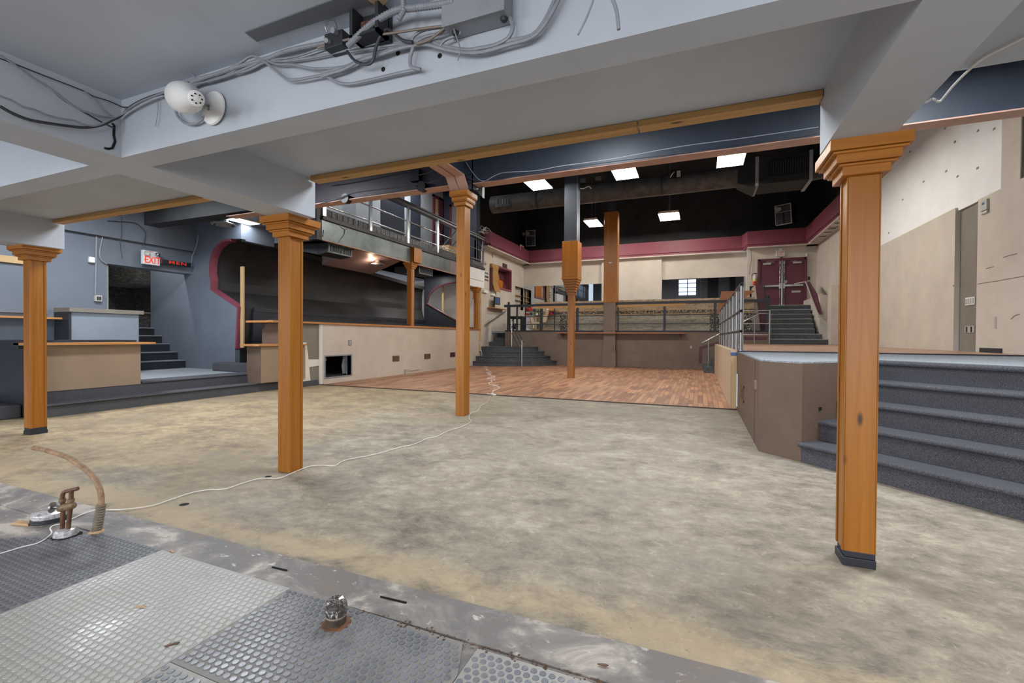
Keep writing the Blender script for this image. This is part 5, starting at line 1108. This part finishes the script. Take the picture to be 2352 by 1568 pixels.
B(-9.05, -8.72, 3.30, 4.96, 1.03, 1.065).build('wooden_ledge', M['counterX' if False else 'counterY'], t, bevel=.004)
B(-9.75, -9.05, 3.40, 4.84, 1.03, 1.10).build('dark_top', M['navydark'], t)
t = thing('navy_counter_end', 'dark navy end panel of the left counter with a black top', 'counter', (-9.3, 3.40, 0))
B(-10.6, -8.60, 3.34, 3.44, 0, .98).build('panel', M['navydark'], t); B(-10.6, -8.9, 3.30, 3.9, .98, 1.10).build('top', M['navydark'], t)
tag(B(-10.6, -8.9, 2.9, 3.33, 0, .19).build('carpeted_step', M['carpet'], bevel=.02), 'short dark carpeted step at the far left picture edge beside the navy panel', 'step')
t = thing('small_counter', 'short tan counter with an angled wooden top at the end of the carpeted step', 'counter', (-8.65, 7.4, .185))
MB().prism([(-8.46, 6.80), (-8.46, 7.95), (-8.98, 7.95), (-8.98, 6.95), (-8.86, 6.80)], 'Z', .19, .965).build('panel', M['tan'], t)
B(-8.86, -8.462, 6.785, 6.80, .19, .965).build('end_panel', M['darkbrown'], t)
MB().prism([(-8.40, 6.70), (-8.40, 7.95), (-9.05, 7.95), (-9.05, 6.78), (-8.90, 6.66), (-8.5, 6.66)], 'Z', .965, 1.005).build('wooden_top', M['counterY'], t, bevel=.004)
tag(B(-10.3, -8.99, 7.02, 7.36, .37, .56).build('carpeted_step', M['carpet'], bevel=.02), 'single dark carpeted step between the blue wall and the short tan counter', 'step')
t = thing('pony_wall', 'blue-grey half wall with a dark cap and dark left end beside the stair opening', 'half wall', (-11.3, 5.4, .37))
B(-11.6, -11.1, 4.84, 5.98, .37, 1.62).build('panel', paint('pale_blue_panel', (132, 142, 153), .5, .04, 2, 0), t)
B(-11.58, -11.08, 4.80, 4.84, .37, 1.62).build('dark_end', M['navydark'], t)
B(-11.6, -11.05, 4.80, 6.05, 1.62, 1.70).build('cap', M['greywall'], t)
tag(B(-11.6, -11.3, 3.6, 5.02, 1.475, 1.51).build('wall_shelf', M['counterY']), 'narrow reddish wooden shelf on the left blue wall behind the left post', 'shelf')
t = thing('stairwell_steps', 'black steps with pale edges climbing out through the opening in the blue wall', 'staircase', (-12.2, 6.6, .37))
for k in range(5):
    x1 = -11.82-.31*k; z = .37+.2*(k+1)
    B(-13.38, x1, 6.0, 7.38, .37+.2*k, z-.02).build('step', M['navydark'] if k < 3 else M['black'], t)
    B(x1-.30, x1+.015, 6.0, 7.38, z-.02, z).build('nosing', M['steelgrey'], t)
B(-13.52, -13.36, 5.1, 8.4, 1.74, 1.78).build('dark_ledge', M['greywall'], t)
t = thing('stairwell_handrail', 'black handrail with a pale edge inside the stairwell', 'handrail', (-14.7, 6.4, 2.0))
MB().tube([(-14.75, 5.4, 2.25), (-14.75, 7.3, 2.95)], .05, 8).build('rail', M['greywall'], t); MB().tube([(-14.8, 5.4, 2.12), (-14.8, 7.3, 2.82)], .08, 8).build('backing_board', M['black'], t)
tag(B(-11.75, -11.69, 5.70, 5.73, 1.70, 2.68).build('edge_strip', M['nosing']), 'pale vertical edge strip at the left side of the stair opening', 'strip')
exit_sign((-11.50, 6.41, 2.765), 'X', .345, .31, 'red and white exit sign with two lamp heads on the blue bulkhead').rotation_euler = (0, 0, 0)
t = thing('washroom_sign', 'slim black sign reading MEN in red letters on the blue bulkhead', 'sign', (-11.47, 6.95, 2.83))
B(-11.50, -11.44, 6.62, 7.28, 2.835, 2.93).build('panel', M['blackplastic'], t)
B(-11.50, -11.438, 6.60, 6.64, 2.83, 2.935).build('end_cap', M['burgdark'], t)
text_mesh('MEN', .095, 'lettering', M['menred'], t, (-11.438, 6.98, 2.883), Matrix.Rotation(math.pi/2, 4, 'Z') @ Matrix.Rotation(math.pi/2, 4, 'X'), .002, 1.2, 1.9)
cable([(-11.585,5.479,3.545),(-11.585,5.470,3.066),(-11.585,5.461,2.523),(-11.585,5.452,2.017)], .016, 'steelgrey', 'grey vertical conduit on the left blue wall down to the switch', name='wall_conduit')
y_, z_ = 5.45, 1.944
t = thing('light_switch', 'pale double light switch at the foot of the vertical conduit', 'switch', (-11.57, y_, z_-.07)); B(-11.6, -11.54, y_-.02, y_+.10, z_-.07, z_+.06).build('plate', M['greyplastic'], t, bevel=.005)
for dy in (.02, .06): B(-11.54, -11.525, y_+dy-.012, y_+dy+.012, z_-.04, z_+.03).build('toggle', M['darkmetal'], t)
tag(B(-11.6, -11.53, 5.33, 5.43, 2.66, 2.78).build('motion_sensor', M['whiteplastic'], bevel=.015), 'small white motion sensor beside the vertical conduit', 'sensor')
cable([(-11.570,5.599,3.591),(-11.570,5.575,3.267),(-11.570,5.545,3.079),(-11.570,5.522,2.912),(-11.570,5.529,2.786),(-11.570,5.581,2.712),(-11.570,5.649,2.677)], .012, 'steelgrey', 'curved grey cable on the blue wall ending at the stair opening')
cable([(-11.450,5.849,3.704),(-11.450,5.848,3.314),(-11.450,5.824,3.161),(-11.450,5.847,2.942),(-11.450,5.863,2.814)], .006, 'cabledark', 'thin wire hanging loose left of the exit sign')
cable([(-11.470,5.618,3.568),(-11.470,5.867,3.608),(-11.470,6.111,3.637),(-11.470,6.246,3.562),(-11.470,6.315,3.471),(-11.470,6.306,3.314),(-11.470,6.254,3.149)], .008, 'cabledark', 'cable drooping across the bulkhead to the exit sign')
cable([(-11.200,7.296,3.595),(-11.200,7.265,3.380),(-11.200,7.203,3.181),(-11.200,7.153,3.048),(-11.200,7.142,2.922)], .008, 'cable', 'pale cable hanging at the right end of the blue bulkhead')
t = thing('ceiling_light', 'bright rectangular ceiling light over the blue recess left of the middle post', 'light fixture', (-9.68, 7.3, 3.78)); B(-9.85, -9.48, 7.0, 7.62, 3.79, 3.82).build('frame', M['signwhite'], t); B(-9.83, -9.50, 7.02, 7.60, 3.783, 3.792).build('lit_panel', M['tubeblue'], t)
# ================================================================== FLOOR: MATS, PIPES, CABLE
def mat_piece(poly, name, mbase, mstud, label, z=.006, pitch=.034, r=.0128, h=.0022, clipdir=0):
    t = thing(name, label, 'mat', (sum(p[0] for p in poly)/len(poly), sum(p[1] for p in poly)/len(poly), -.004), 'studded rubber mats')
    MB().prism(poly, 'Z', -.004, z).build('sheet', M[mbase], t)
    def inside(x, y):
        c = False; n = len(poly)
        for i in range(n):
            x0, y0 = poly[i]; x1, y1 = poly[(i+1) % n]
            if (y0 > y) != (y1 > y) and x < (x1-x0)*(y-y0)/(y1-y0)+x0: c = not c
        return c
    m = MB(); bm = m.bm; xs = [p[0] for p in poly]; ys_ = [p[1] for p in poly]
    j = 0; y = min(ys_)
    while y < max(ys_):
        x = min(xs)+(pitch/2 if j % 2 else 0)
        while x < max(xs):
            if inside(x-r, y) and inside(x+r, y) and inside(x, y+r) and inside(x, y-r):
                n = 10
                rings = [[bm.verts.new((x+rr*math.cos(2*math.pi*k/n), y+rr*math.sin(2*math.pi*k/n), zz)) for k in range(n)] for rr, zz in ((r, z-.0005), (r*.92, z+h))]
                for k in range(n): bm.faces.new((rings[0][k], rings[0][(k+1) % n], rings[1][(k+1) % n], rings[1][k]))
                bm.faces.new(rings[1])
            x += pitch
        y += pitch*.866; j += 1
    o = m.build('studs', M[mstud], t); o['kind'] = 'stuff'
    return t
mat_piece([(-2.747, 1.588), (-3.264, 1.596), (-3.80, 1.29), (-4.5, 1.25), (-4.5, .45), (-2.747, .45)], 'rubber_mat', 'mat_dark', 'mat_dark_stud', 'dark studded rubber mat piece beside the cut pipes', z=.004)
mat_piece([(-2.743, 1.588), (-2.743, -.3), (-1.775, -.3), (-1.775, 1.582)], 'rubber_mat', 'mat_grey', 'mat_grey_stud', 'worn pale grey studded rubber mat piece in the middle foreground', z=.0045)
mat_piece([(-1.772, 1.580), (-1.772, 1.055), (-.775, 1.055), (-.775, 1.40), (-.84, 1.562)], 'rubber_mat', 'mat_shine', 'mat_shine_stud', 'dusty studded rubber mat piece with shiny studs around the capped pipe', z=.005, h=.003)
mat_piece([(-1.772, 1.052), (-1.772, -.3), (-.778, -.3), (-.778, 1.052)], 'rubber_mat', 'mat_grey', 'mat_shine_stud', 'pale studded rubber mat piece at the picture bottom below the shiny one', z=.0045, h=.003)
mat_piece([(-.772, 1.555), (-.772, -.3), (.4, -.3), (.4, 1.55)], 'rubber_mat', 'mat_grey', 'mat_shine_stud', 'pale studded rubber mat piece at the bottom right of the mats', z=.0045)
random.seed(11)
t = thing('mat_edge_grit', 'brown crumbs of dirt along the edge of the mats right of the capped pipe', 'dirt', (-.9, 1.56, 0)); m = MB()
for i in range(150):
    x = random.uniform(-1.35, -.2); y = 1.565+random.gauss(0, .010); s = random.uniform(.002, .007); m.lathe([(0, 0), (s, s*.3), (0, s*.9)], (x, y, .004), 'Z', 5)
o = m.build('crumbs', paint('dirt_brown', (96, 74, 56), .9, .3, 60, 0), t); t['kind'] = 'stuff'
# brown hose
hp = [(-3.352, 1.586, 0), (-3.355, 1.588, .06), (-3.352, 1.592, .12)]
hose = [(-3.344,1.600,0.166),(-3.352,1.600,0.239),(-3.393,1.600,0.297),(-3.472,1.600,0.344),(-3.581,1.600,0.380),(-3.709,1.600,0.413),(-3.851,1.600,0.426),(-3.983,1.600,0.433),(-4.120,1.600,0.434)]
t = thing('cut_hose', 'bent brown cut hose rising from a ribbed sleeve at the floor', 'hose', (-3.36, 1.59, 0))
top = Vector(hose[0]); base = Vector((-3.365, 1.585, -.002))
MB().tube(smoothpts([base.lerp(top, .5), top] + [Vector(p) for p in hose[1:]], 4), .0155, 14).build('hose', M['brownpipe'], t, smooth=True)
e = Vector(hose[-1]); d = (e-Vector(hose[-2])).normalized(); MB().cyl(e-d*.002, e+d*.001, .011, n=12).build('hose_mouth', M['rust'], t)
pts = []; rad = []
for i in range(45):
    f = i/44; pts.append(base.lerp(top, f)); rad.append((.0215 if i % 4 < 2 else .0255)*(1.0+.05*(1-f)))
MB().tube(pts, rad, 14).build('ribbed_sleeve', paint('grey_ribbed_sleeve', (122, 112, 98), .7, .2, 30, .1), t, smooth=True)
MB().lathe([(.045, -.004), (.038, .006), (.024, .012), (0, .012)], (base.x, base.y, 0), 'Z', 9).build('foam_collar', M['torn'], t)
# copper valve
vb = Vector((-3.455, 1.48, 0))
t = thing('copper_valve', 'pair of corroded copper pipes with a valve sticking up from a plastic-wrapped stub', 'pipe', vb)
rt = Vector((math.cos(math.radians(22)), math.sin(math.radians(22)), 0))
def vp(a, z, f=0): return vb + rt*a + Vector((0, f, z))
MB().tube(smoothpts([vp(-.022, .03), vp(-.018, .15), vp(-.020, .235), vp(-.010, .262), vp(.02, .272), vp(.072, .285)], 5), .0115, 12).build('left_pipe', M['rust'], t, smooth=True)
MB().tube(smoothpts([vp(.012, .03), vp(.020, .11), vp(.030, .19), vp(.033, .272)], 5), .0115, 12).build('right_pipe', M['rust'], t, smooth=True)
m = MB(); m.lathe_dir([(0, -.05), (.018, -.045), (.024, -.02), (.024, .02), (.018, .045), (0, .05)], vp(.005, .175), rt+Vector((0, 0, .25)), 14); m.lathe([(.0165, .205), (.0165, .225)], vp(-.02, 0), 'Z', 10); m.lathe([(.0165, .205), (.0165, .225)], vp(.031, 0), 'Z', 10); m.build('valve_body', paint('bronze_valve', (120, 98, 72), .5, .25, 40, .1), t, smooth=True)
MB().lathe_dir([(.010, 0), (.010, .03), (.030, .032), (.032, .040), (.026, .044), (.008, .044), (.008, .05), (0, .05)], vp(-.035, .175), -rt+Vector((0, -.35, .05)), 14).build('hand_wheel', M['steel'], t, smooth=True)
MB().lathe([(.052, .0), (.058, .012), (.054, .034), (.046, .044), (.018, .048), (0, .048)], vb, 'Z', 11).build('wrapped_stub', M['clearwrap'], t)
MB().lathe([(.075, -.003), (.070, .005), (.05, .01), (0, .01)], vb, 'Z', 9).build('torn_floor_edge', M['hole'], t)
t = thing('capped_drain', 'squat pipe stub covered with white plastic and silver tape beside the copper valve', 'pipe stub', (-3.83, 1.55, 0))
c_ = (-3.83, 1.56, 0)
MB().lathe([(.085, .0), (.088, .035), (.092, .05), (.088, .062), (.05, .068), (0, .070)], c_, 'Z', 14).build('plastic_cover', M['clearwrap'], t, smooth=True)
MB().lathe([(.089, .004), (.090, .034)], c_, 'Z', 14).build('tape_band', M['darkmetal'], t, smooth=True)
MB().prism([(-3.98, 1.44), (-3.86, 1.47), (-3.88, 1.50), (-4.0, 1.48)], 'Z', -.002, .012).build('cardboard_scrap', M['torn'], t)
t = thing('capped_pipe', 'short dark pipe stub wrapped in clear plastic standing on the shiny studded mat', 'pipe stub', (-1.38, 1.455, 0)); c_ = (-1.38, 1.46, 0)
MB().lathe([(.0, 0), (.040, 0), (.041, .05), (.040, .085), (0, .085)], c_, 'Z', 18).build('pipe', paint('dirty_pipe', (72, 62, 54), .5, .3, 30, .1), t, smooth=True)
MB().lathe([(.0415, .045), (.044, .075), (.042, .098), (.030, .108), (.012, .104), (0, .110)], c_, 'Z', 9).build('plastic_wrap', M['wrapdark'], t)
MB().lathe([(.0425, .040), (.0435, .044), (.0425, .048)], c_, 'Z', 18).build('rubber_band', M['cabletan'], t)
MB().lathe([(.065, .003), (.058, .009), (.041, .012), (.041, .003)], c_, 'Z', 9).build('torn_mat_rim', paint('rust_stain', (110, 78, 58), .8, .3, 30, 0), t)
fw = [(-3.489,1.184,0.010),(-3.481,1.214,0.010),(-3.478,1.299,0.010),(-3.463,1.357,0.010),(-3.512,1.422,0.010),(-3.575,1.466,0.010),(-3.649,1.488,0.010),(-3.692,1.518,0.010),(-3.688,1.556,0.010),(-3.709,1.590,0.010),(-3.718,1.624,0.010),(-3.760,1.708,0.010),(-3.754,1.777,0.010),(-3.655,1.819,0.010),(-3.572,1.873,0.010),(-3.502,1.972,0.010),(-3.514,2.116,0.010),(-3.521,2.243,0.010),(-3.469,2.340,0.010),(-3.367,2.406,0.010),(-3.379,2.561,0.010),(-3.351,2.696,0.010),(-3.229,2.749,0.010),(-3.219,2.817,0.010),(-3.261,3.034,0.010),(-3.255,3.126,0.010),(-3.175,3.191,0.010),(-3.063,3.225,0.010),(-3.116,3.393,0.010),(-3.017,3.645,0.010),(-2.975,3.795,0.010),(-2.946,4.048,0.010),(-2.886,4.204,0.010),(-2.910,4.546,0.010),(-2.865,4.616,0.010),(-2.901,4.981,0.010),(-2.893,5.133,0.010),(-2.875,5.296,0.010),(-2.936,5.675,0.010),(-3.080,5.871,0.010),(-3.260,6.286,0.010),(-3.255,6.516,0.010),(-3.439,6.984,0.010),(-3.521,7.398,0.010),(-3.810,8.184,0.010),(-3.974,8.642,0.010),(-4.141,8.983,0.010),(-4.224,9.303,0.010),(-4.845,10.481,0.010),(-5.353,11.549,0.010),(-6.142,13.149,0.010),(-7.080,14.822,0.010),(-8.254,17.027,0.010)]
cp = [Vector(p) for p in fw]
cable(cp, .0035, 'whitecable', 'thin white cable snaking across the concrete floor past two posts', 3)
random.seed(5)
cz = []
for a_, b_ in zip(smoothpts([(-3.692,7.931,0.030),(-4.095,8.995,0.030),(-4.754,10.309,0.030),(-5.500,11.835,0.030),(-6.386,13.536,0.030),(-7.620,15.796,0.030)] , 8), range(99)): cz.append(a_+Vector((random.uniform(-.10, .10), random.uniform(-.1, .1), random.uniform(0, .04))))
cable(cz, .006, 'whitecable', 'crinkled end of the white cable on the dance floor', 3)
cable([(-8.237,16.950,0.069),(-8.319,16.950,0.301),(-8.300,16.950,0.482),(-8.361,16.950,0.697),(-8.342,16.950,0.878)] + [(-8.42, 16.98, .9), (-8.40, 16.95, 1.0)], .010, 'whitecable', 'white cable climbing the foot of the bare stud by the curved steps')
def scrap(px, size, ang, mat, label, name='wood_chip'):
    x, y, z = px; c, s = math.cos(ang), math.sin(ang); P = []
    for u, v in ((-1, 0), (-.3, -.22), (.6, -.25), (1, .05), (.4, .25), (-.4, .18)): P.append((x+size*(u*c-v*s), y+size*(u*s+v*c)))
    tag(MB().prism(P, 'Z', .006, .010).build(name, M[mat]), label, 'debris', 'scraps lying on the floor')
scrap((-2.250,1.215,0.000), .026, .5, 'torn', 'curled wood chip lying on the worn grey mat')
scrap((-2.673,1.598,0.000), .024, -.3, 'torn', 'wood chip at the edge of the dark mat')
scrap((-1.863,1.113,0.000), .024, .9, 'rust', 'pinkish splinter on the pale mat near the picture bottom')
scrap((-0.311,1.649,0.000), .020, .2, 'rust', 'brown scrap on the painted strip at the bottom right')
m = MB(); m.tube([(-2.023,1.691,0.004),(-1.924,1.695,0.004)], .005, 5); tag(m.build('floor_crack', M['hole']), 'short dark slot in the painted floor strip, left of two', 'slot')
m = MB(); m.tube([(-1.338,1.691,0.004),(-1.201,1.697,0.004)], .005, 5); tag(m.build('floor_crack', M['hole']), 'longer dark slot in the painted floor strip, right of two', 'slot')
p = (-3.350,2.084,0.000)
tag(MB().lathe([(.030, 0), (.030, .001), (0, .001)], p, 'Z', 14).build('floor_hole', M['hole']), 'small dark hole in the concrete floor near the white cable', 'hole')
p = (-3.366,2.774,0.000)
tag(MB().lathe([(.028, 0), (.028, .001), (0, .001)], p, 'Z', 9).build('floor_hole', M['hole']), 'dark hole in the concrete at the foot of the middle post', 'hole')
# ================================================================== LIGHT
def area(name, loc, rot, sx, sy, power, col=(1, 1, 1), vis=True):
    L = bpy.data.lights.new(name, 'AREA'); L.shape = 'RECTANGLE'; L.size = sx; L.size_y = sy; L.energy = power; L.color = col
    o = bpy.data.objects.new(name, L); COL.objects.link(o); o.location = loc; o.rotation_euler = rot
    return o
for i, x in enumerate((-9.4, -5.4, -1.4, 2.4)):
    area('daylight_window', (x, -5.98, 1.42), (math.radians(90), 0, 0), 2.3, 1.85, DAY, (.93, .96, 1.0))
for x in (-9.6, -6.3, -1.2, 2.2):
    area('upper_bay_light', (x, 4.55, 3.93), (0, 0, 0), .6, 1.2, BAY, (.90, .95, 1.0))
for x, y in ((-9.5, -2.2), (-5.2, -2.2), (-1.2, -2.4), (2.8, -2.2), (3.2, .6)):
    area('low_room_fill', (x, y, 2.53), (0, 0, 0), 1.2, .6, LOW, (1, .97, .93))  # added fill lamps out of view, brighten the floor and its bounce
L = bpy.data.lights.new('stairwell_bulb', 'POINT'); L.energy = 75; L.shadow_soft_size = .06
o = bpy.data.objects.new('stairwell_bulb', L); COL.objects.link(o); o.location = (-12.2, 6.3, 3.7)
# (.95, .97, 1.0))
for y in (10.2, 14.0): area('gallery_fill', (-9.5, y, 7.45), (0, 0, 0), .6, 1.2, 110, (.95, .97, 1.0))  # added fill lamps without fixtures, lift the dark gallery walls
area('under_gallery_fill', (-9.4, 14.4, 3.5), (0, 0, 0), .3, .3, 25, (1, .95, .9))  # added fill away from the bulb, brightens the space below the gallery
area('recess_panel_light', (-9.66, 7.31, 3.775), (0, 0, 0), .34, .68, RECESS, (.90, .95, 1.0))
L = bpy.data.lights.new('warm_bulb_light', 'POINT'); L.energy = 7; L.color = (1, .72, .5); L.shadow_soft_size = .05
o = bpy.data.objects.new('warm_bulb_light', L); COL.objects.link(o); o.location = (-9.0, 10.95, 3.36)
L = bpy.data.lights.new('pass_through_light', 'POINT'); L.energy = 30; L.color = (1, .85, .65); L.shadow_soft_size = .1
o = bpy.data.objects.new('pass_through_light', L); COL.objects.link(o); o.location = (-9.5, 20.3, 4.7)
W = bpy.data.worlds.new('world'); S.world = W; W.use_nodes = True
bg = W.node_tree.nodes['Background']; bg.inputs['Color'].default_value = (.80, .88, 1, 1); bg.inputs['Strength'].default_value = 1.0
# ================================================================== CAMERA
cd = bpy.data.cameras.new('camera'); cam = bpy.data.objects.new('camera', cd); COL.objects.link(cam)
cd.sensor_width = 36; cd.lens = 36*1044.873/2352; cd.clip_start = .05; cd.clip_end = 200
yaw, pit, rol = (math.radians(v) for v in (22.3195, .62455, .36315))
F = Vector((-math.sin(yaw)*math.cos(pit), math.cos(yaw)*math.cos(pit), -math.sin(pit)))
r = Vector((math.cos(yaw), math.sin(yaw), 0)); u = r.cross(F)
r2, u2 = r*math.cos(rol)+u*math.sin(rol), -r*math.sin(rol)+u*math.cos(rol)
mw = Matrix((r2, u2, -F)).transposed().to_4x4(); mw.translation = (0, 0, 1.2); cam.matrix_world = mw
S.camera = cam
vs_ = S.view_settings; vs_.view_transform = 'Standard'; vs_.look = 'None'; vs_.gamma = 1; vs_.use_curve_mapping = False; vs_.exposure = EXPO
S.cycles.use_denoising = True
S.cycles.max_bounces = 8; S.cycles.diffuse_bounces = 5; S.cycles.glossy_bounces = 4; S.cycles.caustics_reflective = False; S.cycles.caustics_refractive = False
S.cycles.sample_clamp_indirect = 6
